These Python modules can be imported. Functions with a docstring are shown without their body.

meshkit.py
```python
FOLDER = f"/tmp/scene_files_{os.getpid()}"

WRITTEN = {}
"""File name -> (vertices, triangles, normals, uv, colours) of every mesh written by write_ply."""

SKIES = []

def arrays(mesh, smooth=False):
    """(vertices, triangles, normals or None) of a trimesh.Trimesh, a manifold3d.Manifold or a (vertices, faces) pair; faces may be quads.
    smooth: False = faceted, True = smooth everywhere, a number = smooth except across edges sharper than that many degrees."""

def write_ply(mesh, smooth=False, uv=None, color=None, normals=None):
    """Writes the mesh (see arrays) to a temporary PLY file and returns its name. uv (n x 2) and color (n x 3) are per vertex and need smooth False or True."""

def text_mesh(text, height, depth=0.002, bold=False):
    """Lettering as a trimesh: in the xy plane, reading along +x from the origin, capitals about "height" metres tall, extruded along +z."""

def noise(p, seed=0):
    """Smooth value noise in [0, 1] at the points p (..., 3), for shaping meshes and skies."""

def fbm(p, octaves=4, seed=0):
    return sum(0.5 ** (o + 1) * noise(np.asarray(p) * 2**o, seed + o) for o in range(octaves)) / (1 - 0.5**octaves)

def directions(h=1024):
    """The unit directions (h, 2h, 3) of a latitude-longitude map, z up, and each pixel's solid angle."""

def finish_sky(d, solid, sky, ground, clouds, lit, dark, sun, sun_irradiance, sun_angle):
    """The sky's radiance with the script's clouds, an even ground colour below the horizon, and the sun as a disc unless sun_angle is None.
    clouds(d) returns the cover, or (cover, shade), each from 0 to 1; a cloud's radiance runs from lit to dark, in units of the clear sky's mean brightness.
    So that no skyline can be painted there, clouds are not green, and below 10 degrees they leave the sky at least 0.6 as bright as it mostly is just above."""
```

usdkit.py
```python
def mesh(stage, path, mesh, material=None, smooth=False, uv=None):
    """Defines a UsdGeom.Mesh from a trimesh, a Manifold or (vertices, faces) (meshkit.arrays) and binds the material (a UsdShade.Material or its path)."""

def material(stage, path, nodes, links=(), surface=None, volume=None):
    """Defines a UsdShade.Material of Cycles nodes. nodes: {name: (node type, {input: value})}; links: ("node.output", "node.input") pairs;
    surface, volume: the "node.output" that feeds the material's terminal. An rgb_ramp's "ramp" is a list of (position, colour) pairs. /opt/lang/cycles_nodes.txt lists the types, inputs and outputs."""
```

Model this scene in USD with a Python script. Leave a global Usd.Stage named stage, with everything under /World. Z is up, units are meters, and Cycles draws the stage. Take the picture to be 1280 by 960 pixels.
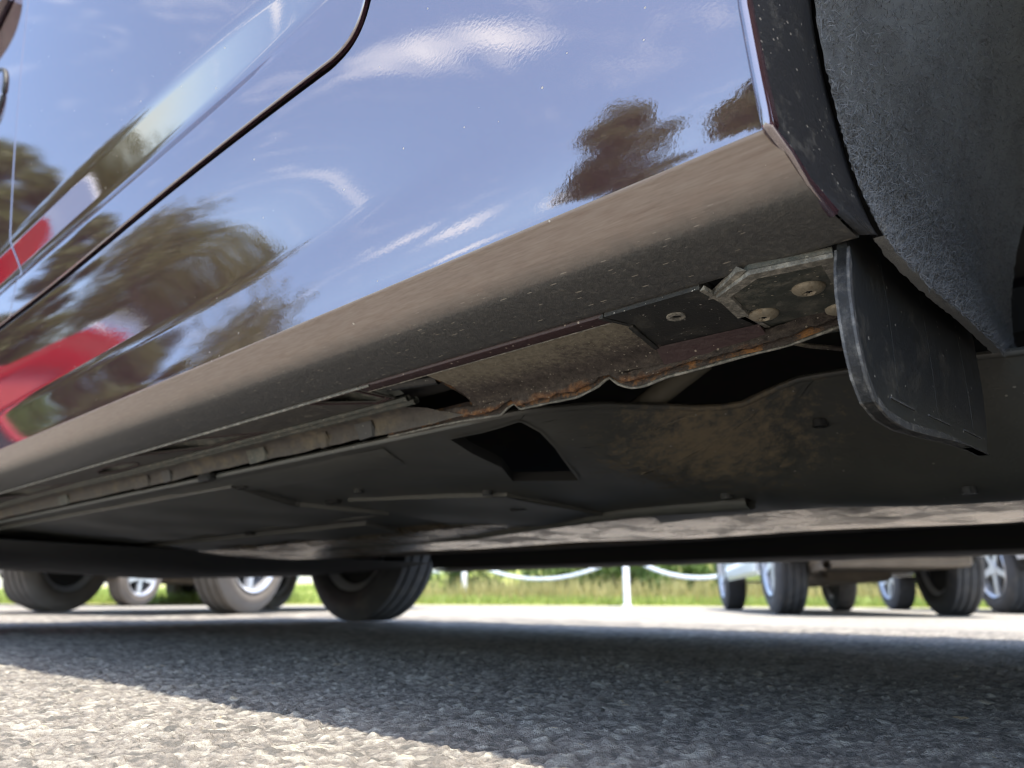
import math, random, numpy as np, trimesh, shapely, usdkit, meshkit
from shapely.geometry import Polygon, Point, box as sbox
from scipy.spatial import cKDTree, Delaunay
from scipy.interpolate import PchipInterpolator
from pxr import Usd, UsdGeom, UsdLux, UsdShade, Gf, Sdf, Vt
rng = np.random.default_rng(7); random.seed(7)
stage = Usd.Stage.CreateInMemory()
UsdGeom.SetStageUpAxis(stage, 'Z'); UsdGeom.SetStageMetersPerUnit(stage, 1.0)
UsdGeom.Xform.Define(stage, '/World'); UsdGeom.Scope.Define(stage, '/World/Looks')

# ------------------------------------------------------------------ camera
# metres; the car points to -X, its near flank is at Y about 0.3, the lens is 9 cm above the asphalt
EYE = np.array([0, 0, .09]); F = 887.0 / 1280
yaw, pit, rol = math.radians(49.3), math.radians(16.6), math.radians(.45)
cV = np.array([-math.cos(yaw) * math.cos(pit), math.sin(yaw) * math.cos(pit), math.sin(pit)])
cR = np.array([math.sin(yaw), math.cos(yaw), 0]); cU = np.cross(cR, cV)
RX = np.array([[1, 0, 0], [0, math.cos(rol), -math.sin(rol)], [0, math.sin(rol), math.cos(rol)]])
cV, cR, cU = RX @ cV, RX @ cR, RX @ cU
cam = UsdGeom.Camera.Define(stage, '/World/camera')
cam.CreateHorizontalApertureAttr(36.0); cam.CreateVerticalApertureAttr(27.0); cam.CreateFocalLengthAttr(36 * F)
cam.CreateFStopAttr(6.8); cam.CreateFocusDistanceAttr(.50); cam.CreateClippingRangeAttr((.01, 2000.0))
cam.CreateExposureAttr(1.85)
M4 = np.eye(4); M4[:3, 0], M4[:3, 1], M4[:3, 2], M4[:3, 3] = cR, cU, -cV, EYE
cam.AddTransformOp().Set(Gf.Matrix4d(*M4.T.ravel().tolist()))

# ------------------------------------------------------------------ sun and sky
SUN = np.array([.27, -.115, .96]); SUN /= np.linalg.norm(SUN)
sun = UsdLux.DistantLight.Define(stage, '/World/sun')
sun.CreateIntensityAttr(.75); sun.CreateAngleAttr(1.0); sun.CreateNormalizeAttr(True); sun.CreateColorAttr(Gf.Vec3f(1, .93, .82))
zl = SUN; xl = np.cross([0, 1, 0], zl); xl /= np.linalg.norm(xl); yl = np.cross(zl, xl)
S4 = np.eye(4); S4[:3, 0], S4[:3, 1], S4[:3, 2] = xl, yl, zl
sun.AddTransformOp().Set(Gf.Matrix4d(*S4.T.ravel().tolist()))
SKY_STRENGTH = .15

def mat(name, nodes, links=(), surface='p.BSDF'):
    return usdkit.material(stage, f'/World/Looks/{name}', nodes, links, surface=surface)

CLOUDS = [((-0.57, -0.611, 0.549), 0.085), ((-0.498, -0.661, 0.562), 0.06), ((-0.348, -0.713, 0.609), 0.055), ((-0.696, -0.627, 0.35), 0.05), ((-0.636, -0.707, 0.309), 0.06), ((-0.481, -0.832, 0.276), 0.05),
          ((.45, -.55, .6), .16), ((.7, .3, .5), .15), ((-.3, .7, .5), .14), ((.1, .85, .4), .15), ((-.8, .45, .45), .12)]
sn = {'tc': ('texture_coordinate', {}), 'sky': ('sky_texture', {'sky_type': 'single_scattering', 'sun_disc': False, 'sun_elevation': math.asin(SUN[2]), 'sun_rotation': math.atan2(SUN[0], SUN[1]), 'altitude': 100.0, 'air_density': 1.0, 'aerosol_density': 1.7, 'ozone_density': .8}),
      'bg': ('background_shader', {'strength': SKY_STRENGTH}),
      'wm': ('mapping', {'scale': (2.2, 2.2, 11.0)}), 'wn': ('noise_texture', {'scale': 3.2, 'detail': 9.0, 'roughness': .68, 'distortion': 1.2}),
      'wr': ('map_range', {'from_min': .50, 'from_max': .74, 'clamp': True}),
      'hs': ('hsv', {'saturation': 1.0}), 'cmix': ('mix_color', {'b': (5.6, 5.7, 5.85)})}
sl = [('tc.generated', 'wm.vector'), ('wm.vector', 'wn.vector'), ('wn.fac', 'wr.value')]
prev = None
for k, (d, r) in enumerate(CLOUDS):   # each bank of cloud: a soft, flattened patch of the sky broken up by noise
    d = np.array(d) / np.linalg.norm(d)
    sn[f'd{k}'] = ('vector_math', {'math_type': 'subtract', 'vector2': tuple(d)})
    sn[f'm{k}'] = ('mapping', {'scale': (1.0, 1.0, 4.2)})
    sn[f'l{k}'] = ('vector_math', {'math_type': 'length'})
    sn[f'g{k}'] = ('map_range', {'from_min': r * 1.6, 'from_max': r * .25, 'to_min': 0.0, 'to_max': .42, 'clamp': True})
    sl += [('tc.generated', f'd{k}.vector1'), (f'd{k}.vector', f'm{k}.vector'), (f'm{k}.vector', f'l{k}.vector1'), (f'l{k}.value', f'g{k}.value')]
    if prev is None: prev = f'g{k}.result'
    else:
        sn[f'x{k}'] = ('math', {'math_type': 'maximum'}); sl += [(prev, f'x{k}.value1'), (f'g{k}.result', f'x{k}.value2')]; prev = f'x{k}.value'
sn['add'] = ('math', {'math_type': 'add'}); sn['thr'] = ('map_range', {'from_min': .56, 'from_max': 1.08, 'clamp': True})
sl += [(prev, 'add.value1'), ('wn.fac', 'add.value2'), ('add.value', 'thr.value'), ('thr.result', 'cmix.fac'), ('sky.color', 'hs.color'), ('hs.color', 'cmix.a'), ('cmix.result', 'bg.color')]
dome = UsdLux.DomeLight.Define(stage, '/World/sky'); dome.CreateIntensityAttr(1.0)
dome.GetPrim().SetCustomDataByKey('kind', 'structure')
sky_m = mat('sky_look', sn, sl, 'bg.background')
UsdShade.MaterialBindingAPI.Apply(dome.GetPrim()).Bind(sky_m)

# ------------------------------------------------------------------ materials
def simple(name, base, rough=.6, metal=0.0, var=.25, vscale=12.0, bump=0.0, bscale=200.0, dirt=None, dscale=30.0, dlo=.5, dhi=.7, ior=1.5, specks=None, sscale=260.0, sr=.12, spec=.5, coat=0.0, smask=.5, rvar=.0, sx=1.0):
    """principled surface: base tone varied by noise, optional dirt blotches, fine specks and relief"""
    b = np.array(base, float)
    n = {'g': ('geometry', {}), 'v': ('noise_texture', {'scale': vscale, 'detail': 5.0, 'roughness': .6}),
         'c': ('mix_color', {'a': tuple(b * (1 - var)), 'b': tuple(np.minimum(b * (1 + var), 1))}), 'p': ('principled_bsdf', {'roughness': rough, 'metallic': metal, 'ior': ior, 'specular_ior_level': spec, 'coat_weight': coat, 'coat_roughness': .04})}
    l = [('g.position', 'v.vector'), ('v.fac', 'c.fac')]; out = 'c.result'
    if dirt is not None:
        n['dn'] = ('noise_texture', {'scale': dscale, 'detail': 8.0, 'roughness': .7}); n['dr'] = ('map_range', {'from_min': dlo, 'from_max': dhi, 'clamp': True}); n['dc'] = ('mix_color', {'b': dirt})
        l += [('g.position', 'dn.vector'), ('dn.fac', 'dr.value'), ('dr.result', 'dc.fac'), (out, 'dc.a')]; out = 'dc.result'
        n['rr'] = ('map_range', {'from_min': 0.0, 'from_max': 1.0, 'to_min': rough, 'to_max': min(1, rough + .35)}); l += [('dr.result', 'rr.value'), ('rr.result', 'p.roughness')]
    if specks is not None:   # scattered flecks of dried mud, each cell of random size
        n['sx'] = ('mapping', {'scale': (sx, 1, 1)}); n['sv'] = ('voronoi_texture', {'scale': sscale, 'feature': 'f1'}); n['ss'] = ('separate_color', {}); n['st'] = ('math', {'math_type': 'multiply', 'value2': sr * 2})
        n['sp'] = ('math', {'math_type': 'less_than'}); n['sk'] = ('math', {'math_type': 'greater_than', 'value2': smask}); n['sm'] = ('math', {'math_type': 'multiply'}); n['sc'] = ('mix_color', {'b': specks})
        l += [('g.position', 'sx.vector'), ('sx.vector', 'sv.vector'), ('sv.color', 'ss.color'), ('ss.r', 'st.value1'), ('sv.distance', 'sp.value1'), ('st.value', 'sp.value2'), ('ss.g', 'sk.value1'), ('sp.value', 'sm.value1'), ('sk.value', 'sm.value2'), ('sm.value', 'sc.fac'), (out, 'sc.a')]; out = 'sc.result'
    l.append((out, 'p.base_color'))
    if bump:
        n['bn'] = ('noise_texture', {'scale': bscale, 'detail': 4.0, 'roughness': .6}); n['bp'] = ('bump', {'strength': bump, 'distance': 1.0 / bscale})
        l += [('g.position', 'bn.vector'), ('bn.fac', 'bp.height'), ('bp.normal', 'p.normal')]
    return mat(name, n, l)

def asphalt_like(name):
    n = {'a': ('attribute', {'attribute': 'stone'}), 'g': ('geometry', {}),
         'r': ('rgb_ramp', {'ramp': [(0, (.035, .032, .028)), (.12, (.10, .094, .082)), (.3, (.20, .178, .152)), (.7, (.30, .284, .243)), (.93, (.42, .39, .32)), (1, (.52, .36, .17))]}),
         'bn': ('noise_texture', {'scale': 900.0, 'detail': 4.0}), 'big': ('noise_texture', {'scale': 1.1, 'detail': 6.0, 'roughness': .65}),
         'br': ('map_range', {'from_min': .25, 'from_max': .75, 'to_min': .78, 'to_max': 1.15}), 'fine': ('noise_texture', {'scale': 420.0, 'detail': 5.0, 'roughness': .7}),
         'fr': ('map_range', {'from_min': .3, 'from_max': .7, 'to_min': .7, 'to_max': 1.25}), 'm1': ('math', {'math_type': 'multiply'}),
         'mx': ('mix_color', {'blend_type': 'multiply', 'fac': 1.0, 'use_clamp': False}), 'cc': ('combine_xyz', {}), 'bp': ('bump', {'strength': 1.0, 'distance': .0022}), 'p': ('principled_bsdf', {'roughness': .75})}
    return mat(name, n, [('a.fac', 'r.fac'), ('g.position', 'bn.vector'), ('g.position', 'big.vector'), ('g.position', 'fine.vector'), ('big.fac', 'br.value'), ('fine.fac', 'fr.value'), ('br.result', 'm1.value1'), ('fr.result', 'm1.value2'),
        ('m1.value', 'cc.x'), ('m1.value', 'cc.y'), ('m1.value', 'cc.z'), ('r.color', 'mx.a'), ('cc.vector', 'mx.b'), ('mx.result', 'p.base_color'), ('bn.fac', 'bp.height'), ('bp.normal', 'p.normal')])

def paint_mat(name, base, flake, dust=.0, rough=.02, ior=2.3, peel=.03, specks=.05, tex=(1, 1, 1), flakes=.3, dscale=90.0, gloss=(1.0, .95, .97), under=False):
    """clear-coated car paint with orange peel, pollen specks and (low on the body) a film of road dust"""
    n = {'g': ('geometry', {}), 'fl': ('white_noise_texture', {}), 'c': ('mix_color', {'a': base, 'b': flake}), 'fn': ('noise_texture', {'scale': 1500.0, 'detail': 1.0}),
         'pn': ('noise_texture', {'scale': 330.0, 'detail': 2.0}), 'bp': ('bump', {'strength': peel, 'distance': .003}),
         'sv': ('voronoi_texture', {'scale': 85.0}), 'ss': ('separate_color', {}), 'st': ('math', {'math_type': 'multiply', 'value2': specks}), 'sp': ('math', {'math_type': 'less_than'}), 'sk': ('math', {'math_type': 'greater_than', 'value2': .72}), 'sm': ('math', {'math_type': 'multiply'}),
         'mp': ('mapping', {'scale': tex}), 'dn': ('noise_texture', {'scale': dscale, 'detail': 8.0, 'roughness': .7}), 'dr': ('map_range', {'from_min': .30, 'from_max': .70, 'to_min': dust * .35, 'to_max': dust, 'clamp': True}),
         'da': ('math', {'math_type': 'add', 'use_clamp': True}), 'p': ('principled_bsdf', {'roughness': rough, 'ior': ior, 'specular_tint': gloss}), 'd': ('principled_bsdf', {'roughness': .8, 'base_color': (.36, .32, .26)}), 'mx': ('mix_closure', {}), 'me': ('glossy_bsdf', {'color': gloss, 'roughness': rough}), 'mm': ('mix_closure', {'fac': flakes})}
    l = [('g.position', 'fn.vector'), ('fn.fac', 'c.fac'), ('c.result', 'p.base_color'), ('g.position', 'pn.vector'), ('pn.fac', 'bp.height'), ('bp.normal', 'p.normal'),
         ('g.position', 'sv.vector'), ('sv.color', 'ss.color'), ('ss.r', 'st.value1'), ('sv.distance', 'sp.value1'), ('st.value', 'sp.value2'), ('ss.g', 'sk.value1'), ('sp.value', 'sm.value1'), ('sk.value', 'sm.value2'),
         ('g.position', 'mp.vector'), ('mp.vector', 'dn.vector'), ('dn.fac', 'dr.value'), ('dr.result', 'da.value1'), ('sm.value', 'da.value2'), ('da.value', 'mx.fac'), ('bp.normal', 'me.normal'), ('p.BSDF', 'mm.closure1'), ('me.BSDF', 'mm.closure2'), ('mm.closure', 'mx.closure1'), ('d.BSDF', 'mx.closure2')]
    if under:   # the film of grime begins where the sill turns under (Y about 0.35) and covers the flat underside
        n |= {'uy': ('separate_xyz', {}), 'un': ('noise_texture', {'scale': 70.0, 'detail': 6.0, 'roughness': .7}), 'ua': ('math', {'math_type': 'multiply_add', 'value2': .012}), 'ur': ('map_range', {'from_min': .3495, 'from_max': .3665, 'clamp': True}),
              'gn': ('noise_texture', {'scale': 230.0, 'detail': 7.0, 'roughness': .72}), 'gr': ('rgb_ramp', {'ramp': [(.3, (.017, .015, .014)), (.55, (.036, .033, .029)), (.75, (.075, .068, .056))]}),
              'vm': ('mapping', {'scale': (.22, 1.3, 1.3)}), 'vv': ('voronoi_texture', {'scale': 400.0}), 'vs': ('separate_color', {}), 'vt': ('math', {'math_type': 'multiply', 'value2': .29}), 'vp': ('math', {'math_type': 'less_than'}), 'vn': ('noise_texture', {'scale': 22.0, 'detail': 4.0}), 'vk': ('math', {'math_type': 'multiply_add', 'value2': -1.3, 'value3': 1.36}), 'vq': ('math', {'math_type': 'greater_than'}), 'vx': ('math', {'math_type': 'multiply'}), 'vc': ('mix_color', {'b': (.19, .168, .135)}),
              'ub': ('bump', {'strength': .3, 'distance': .003}), 'up': ('principled_bsdf', {'roughness': .40, 'ior': 1.8}), 'um': ('mix_closure', {})}
        l += [('g.position', 'uy.vector'), ('g.position', 'un.vector'), ('un.fac', 'ua.value1'), ('uy.y', 'ua.value3'), ('ua.value', 'ur.value'), ('g.position', 'gn.vector'), ('gn.fac', 'gr.fac'), ('g.position', 'vm.vector'), ('vm.vector', 'vv.vector'), ('vv.color', 'vs.color'), ('vs.r', 'vt.value1'), ('vv.distance', 'vp.value1'), ('vt.value', 'vp.value2'),
              ('g.position', 'vn.vector'), ('vn.fac', 'vk.value1'), ('vs.g', 'vq.value1'), ('vk.value', 'vq.value2'), ('vp.value', 'vx.value1'), ('vq.value', 'vx.value2'), ('vx.value', 'vc.fac'), ('gr.color', 'vc.a'), ('vc.result', 'up.base_color'), ('gn.fac', 'ub.height'), ('ub.normal', 'up.normal'),
              ('ur.result', 'um.fac'), ('mx.closure', 'um.closure1'), ('up.BSDF', 'um.closure2')]
        return mat(name, n, l, 'um.closure')
    return mat(name, n, l, 'mx.closure')

L = {}
L['asphalt'] = asphalt_like('asphalt')
L['maroon'] = paint_mat('maroon_paint', (.014, .0034, .005), (.026, .006, .0095), dust=.02, specks=.085, ior=3.1, peel=.009, rough=.03, flakes=.03)
L['maroon_low'] = paint_mat('maroon_paint_dusty', (.02, .008, .008), (.03, .010, .010), dust=.32, rough=.20, ior=2.2, peel=.0, specks=.10, tex=(.10, 1, 1), flakes=.12, dscale=420.0, gloss=(.60, .49, .43), under=True)
L['maroon_in'] = simple('maroon_inner', (.035, .018, .018), .45, bump=.2, bscale=150, specks=(.25, .21, .17), sscale=240, sr=.13, smask=.7)
L['trim_grey'] = simple('grimy_trim_plastic', (.050, .046, .041), .55, var=.35, vscale=40, bump=.25, bscale=350, dirt=(.11, .10, .082), dscale=70, dlo=.48, dhi=.75)
L['seal'] = simple('black_rubber_seal', (.012, .012, .012), .6)
L['plastic'] = simple('black_plastic', (.022, .022, .021), .5, bump=.25, bscale=500, dirt=(.08, .075, .062), dscale=25, dlo=.52, dhi=.85, specks=(.33, .31, .27), sscale=330, sr=.12, smask=.7)
L['flange'] = simple('dusty_black_plastic', (.016, .015, .015), .42, bump=.2, bscale=300, dirt=(.09, .08, .065), dscale=60, dlo=.55, dhi=.8, specks=(.24, .21, .17), sscale=280, sr=.13, smask=.72)
L['bracket'] = simple('grey_green_plastic', (.045, .049, .042), .62, bump=.3, bscale=260, dirt=(.15, .14, .115), dscale=60, dlo=.47, dhi=.7, specks=(.25, .23, .18), sscale=300, sr=.16, smask=.7)
L['edge_dust'] = simple('scuffed_plastic_edge', (.12, .115, .10), .85, bump=.6, bscale=420, dirt=(.30, .28, .24), dscale=160, dlo=.45, dhi=.65)
L['flap'] = simple('black_flap_plastic', (.014, .0145, .0145), .42, bump=.12, bscale=400, dirt=(.075, .068, .055), dscale=38, dlo=.53, dhi=.85, specks=(.3, .28, .24), sscale=190, sr=.1, smask=.8)
def tray_mat():
    n = {'g': ('geometry', {}), 'v': ('noise_texture', {'scale': 12.0, 'detail': 6.0}), 'c': ('mix_color', {'a': (.052, .053, .048), 'b': (.105, .100, .086)}),
         'o': ('vector_math', {'math_type': 'subtract', 'vector2': (-.36, .76, .28)}), 'm': ('mapping', {'scale': (1.0, 1.0, 1.0)}), 'l': ('vector_math', {'math_type': 'length'}), 'k': ('map_range', {'from_min': .20, 'from_max': .03, 'to_min': -.18, 'to_max': .13, 'clamp': True}),
         'dn': ('noise_texture', {'scale': 55.0, 'detail': 10.0, 'roughness': .78}), 'ad': ('math', {'math_type': 'add'}), 'dr': ('map_range', {'from_min': .46, 'from_max': .66, 'clamp': True}), 'dc': ('mix_color', {'b': (.21, .165, .105)}),
         'sv': ('voronoi_texture', {'scale': 120.0}), 'ss': ('separate_color', {}), 'st': ('math', {'math_type': 'multiply', 'value2': .16}), 'sp': ('math', {'math_type': 'less_than'}), 'sk': ('math', {'math_type': 'greater_than', 'value2': .8}), 'sm': ('math', {'math_type': 'multiply'}), 'sc': ('mix_color', {'b': (.28, .26, .22)}),
         'bn': ('noise_texture', {'scale': 240.0, 'detail': 3.0}), 'bp': ('bump', {'strength': .12, 'distance': .004}), 'p': ('principled_bsdf', {'roughness': .5}), 'rr': ('map_range', {'from_min': 0.0, 'from_max': 1.0, 'to_min': .46, 'to_max': .9})}
    return mat('undertray_plastic', n, [('g.position', 'v.vector'), ('v.fac', 'c.fac'), ('g.position', 'o.vector1'), ('o.vector', 'm.vector'), ('m.vector', 'l.vector1'), ('l.value', 'k.value'), ('g.position', 'dn.vector'), ('dn.fac', 'ad.value1'), ('k.result', 'ad.value2'), ('ad.value', 'dr.value'), ('dr.result', 'dc.fac'), ('c.result', 'dc.a'), ('dr.result', 'rr.value'), ('rr.result', 'p.roughness'),
        ('g.position', 'sv.vector'), ('sv.color', 'ss.color'), ('ss.r', 'st.value1'), ('sv.distance', 'sp.value1'), ('st.value', 'sp.value2'), ('ss.g', 'sk.value1'), ('sp.value', 'sm.value1'), ('sk.value', 'sm.value2'), ('sm.value', 'sc.fac'), ('dc.result', 'sc.a'), ('sc.result', 'p.base_color'), ('g.position', 'bn.vector'), ('bn.fac', 'bp.height'), ('bp.normal', 'p.normal')])
L['flap_edge'] = simple('worn_flap_edge', (.05, .05, .05), .7, bump=.4, bscale=380, dirt=(.17, .16, .145), dscale=120, dlo=.5, dhi=.68)
L['tray'] = tray_mat()
L['tan'] = simple('dusty_floor_panel', (.66, .50, .33), .20, metal=.95, var=.4, vscale=16, bump=.2, bscale=60, dirt=(.20, .15, .10), dscale=11, dlo=.47, dhi=.72)
L['dark'] = simple('dark_underbody', (.012, .011, .010), .9)
L['brown'] = simple('dirty_chassis_metal', (.13, .105, .08), .85, var=.4, vscale=7, bump=.3, bscale=40)
L['strut'] = simple('dusty_strut', (.13, .115, .085), .7, var=.3)
L['flange_grey'] = simple('dusty_flange', (.050, .043, .037), .7, var=.4, vscale=30, bump=.3, bscale=120, dirt=(.15, .125, .085), dscale=22, dlo=.5, dhi=.72)
L['weld_dark'] = simple('grimy_weld', (.045, .034, .028), .75, var=.5, vscale=60, bump=.6, bscale=240, dirt=(.30, .14, .045), dscale=60, dlo=.50, dhi=.66)
L['rivet'] = simple('dirty_metal_rivet', (.30, .265, .20), .55, metal=.35, bump=.3, bscale=500, dirt=(.22, .17, .11), dscale=140, dlo=.5, dhi=.7)
L['tyre'] = simple('tyre_rubber', (.028, .028, .030), .75, bump=.3, bscale=80, dirt=(.09, .08, .07), dscale=14, dlo=.5, dhi=.8)
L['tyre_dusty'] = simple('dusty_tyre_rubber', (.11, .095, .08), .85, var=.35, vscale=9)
L['rim'] = simple('alloy_rim', (.62, .63, .65), .3, metal=.7, var=.08)
L['rim_dark'] = simple('grey_steel_rim', (.10, .095, .09), .5, metal=.3)
L['white_paint'] = simple('white_paint', (.78, .78, .77), .25, var=.04, coat=1.0)
L['red_paint'] = simple('red_paint', (.45, .012, .025), .22, var=.08, coat=1.0)
L['silver_paint'] = simple('silver_paint', (.42, .43, .45), .3, metal=.4, var=.05, coat=1.0)
L['black_paint'] = simple('black_paint', (.012, .012, .014), .25, var=.1, coat=1.0)
L['grey_paint'] = simple('grey_paint', (.16, .165, .17), .3, var=.05, coat=1.0)
L['chrome'] = simple('chrome', (.75, .76, .78), .12, metal=1.0, var=.03)
L['lens'] = simple('lamp_lens', (.72, .74, .76), .12, var=.05, coat=1.0)
L['lens_red'] = simple('red_lamp_lens', (.35, .01, .012), .15, var=.05, coat=1.0)
L['post'] = simple('post_paint', (.80, .82, .84), .5, var=.1)
L['chain'] = simple('plastic_chain', (.66, .72, .80), .5, var=.12)
L['soil'] = simple('verge_soil', (.32, .33, .11), .95, var=.5, vscale=1.3)
L['bark'] = simple('bark', (.10, .08, .06), .9, var=.4, vscale=8, bump=.6, bscale=20)
L['glass'] = mat('car_glass', {'f': ('fresnel', {'IOR': 1.5}), 't': ('transparent_bsdf', {'color': (.35, .38, .38)}), 'y': ('glossy_bsdf', {'roughness': .0}), 'm': ('mix_closure', {})}, [('f.fac', 'm.fac'), ('t.BSDF', 'm.closure1'), ('y.BSDF', 'm.closure2')], 'm.closure')

def rust_mat(name, lo, hi):
    """dusty paint that turns to orange rust in a ragged band along the weld (the rust stays where the bare edge is)"""
    n = {'g': ('geometry', {}), 's': ('separate_xyz', {}), 'n1': ('noise_texture', {'scale': 38.0, 'detail': 8.0, 'roughness': .72}), 'n2': ('noise_texture', {'scale': 170.0, 'detail': 9.0, 'roughness': .8}),
         'ns': ('math', {'math_type': 'multiply_add', 'value2': .030, 'value3': -.015}), 'za': ('math', {'math_type': 'add'}), 'rz': ('map_range', {'from_min': hi, 'from_max': lo, 'clamp': True}),
         'base': ('rgb_ramp', {'ramp': [(.25, (.035, .026, .023)), (.45, (.11, .09, .075)), (.58, (.22, .19, .14)), (.8, (.36, .32, .24))]}), 'up': ('map_range', {'from_min': .2845, 'from_max': .2925, 'to_min': -.16, 'to_max': .20, 'clamp': True}), 'ba': ('math', {'math_type': 'add'}),
         'rust': ('rgb_ramp', {'ramp': [(.25, (.03, .014, .010)), (.45, (.16, .06, .02)), (.56, (.36, .16, .05)), (.75, (.52, .34, .17))]}), 'c': ('mix_color', {}),
         'sv': ('voronoi_texture', {'scale': 240.0}), 'ss': ('separate_color', {}), 'st': ('math', {'math_type': 'multiply', 'value2': .2}), 'sp': ('math', {'math_type': 'less_than'}), 'sc': ('mix_color', {'b': (.38, .34, .27)}),
         'bp': ('bump', {'strength': 1.0, 'distance': .005}), 'p': ('principled_bsdf', {'roughness': .72})}
    return mat(name, n, [('g.position', 's.vector'), ('g.position', 'n1.vector'), ('g.position', 'n2.vector'), ('n1.fac', 'ns.value1'), ('ns.value', 'za.value1'), ('s.z', 'za.value2'), ('za.value', 'rz.value'),
        ('s.z', 'up.value'), ('n2.fac', 'ba.value1'), ('up.result', 'ba.value2'), ('ba.value', 'base.fac'), ('n2.fac', 'rust.fac'), ('rz.result', 'c.fac'), ('base.color', 'c.a'), ('rust.color', 'c.b'),
        ('g.position', 'sv.vector'), ('sv.color', 'ss.color'), ('ss.r', 'st.value1'), ('sv.distance', 'sp.value1'), ('st.value', 'sp.value2'), ('sp.value', 'sc.fac'), ('c.result', 'sc.a'), ('sc.result', 'p.base_color'), ('n2.fac', 'bp.height'), ('bp.normal', 'p.normal')])
L['rusty'] = rust_mat('rusty_weld', .2650, .2736)

def felt_mat():
    n = {'g': ('geometry', {}), 'n1': ('noise_texture', {'scale': 300.0, 'detail': 8.0, 'roughness': .8, 'distortion': 2.5}), 'n2': ('noise_texture', {'scale': 14.0, 'detail': 4.0}), 'a': ('math', {'math_type': 'multiply_add', 'value2': .35}),
         'r': ('rgb_ramp', {'ramp': [(.40, (.05, .05, .05)), (.54, (.15, .15, .148)), (.68, (.32, .32, .31))]}), 'bp': ('bump', {'strength': 1.0, 'distance': .006}), 'p': ('principled_bsdf', {'roughness': .95, 'sheen_weight': .35, 'sheen_tint': (.6, .6, .6)})}
    return mat('grey_felt', n, [('g.position', 'n1.vector'), ('g.position', 'n2.vector'), ('n2.fac', 'a.value1'), ('n1.fac', 'a.value3'), ('a.value', 'r.fac'), ('r.color', 'p.base_color'), ('n1.fac', 'bp.height'), ('bp.normal', 'p.normal')])
L['felt'] = felt_mat()
L['fibre'] = mat('felt_fibre', {'i': ('geometry', {}), 'c': ('rgb_ramp', {'ramp': [(0, (.14, .14, .14)), (.5, (.40, .40, .39)), (1, (.80, .79, .76))]}), 'p': ('principled_bsdf', {'roughness': .9})}, [('i.random_per_island', 'c.fac'), ('c.color', 'p.base_color')])

def leaf_mat(name, a, b):
    n = {'i': ('geometry', {}), 'c': ('mix_color', {'a': a, 'b': b}), 'd': ('principled_bsdf', {'roughness': .55}), 't': ('translucent_bsdf', {}), 'm': ('mix_closure', {'fac': .35})}
    return mat(name, n, [('i.random_per_island', 'c.fac'), ('c.result', 'd.base_color'), ('c.result', 't.color'), ('d.BSDF', 'm.closure1'), ('t.BSDF', 'm.closure2')], 'm.closure')
L['leaf_olive'] = leaf_mat('olive_leaves', (.12, .135, .04), (.30, .29, .11))
L['leaf_brown'] = leaf_mat('brownish_leaves', (.14, .145, .055), (.32, .31, .14))
L['leaf_green'] = leaf_mat('green_leaves', (.10, .16, .035), (.26, .34, .09))
L['leaf_shrub'] = leaf_mat('shrub_leaves', (.07, .12, .025), (.26, .28, .08))
L['grass'] = leaf_mat('grass_blades', (.27, .34, .08), (.52, .53, .20))
L['grass_dry'] = leaf_mat('dry_grass_blades', (.36, .33, .13), (.52, .47, .22))

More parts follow.
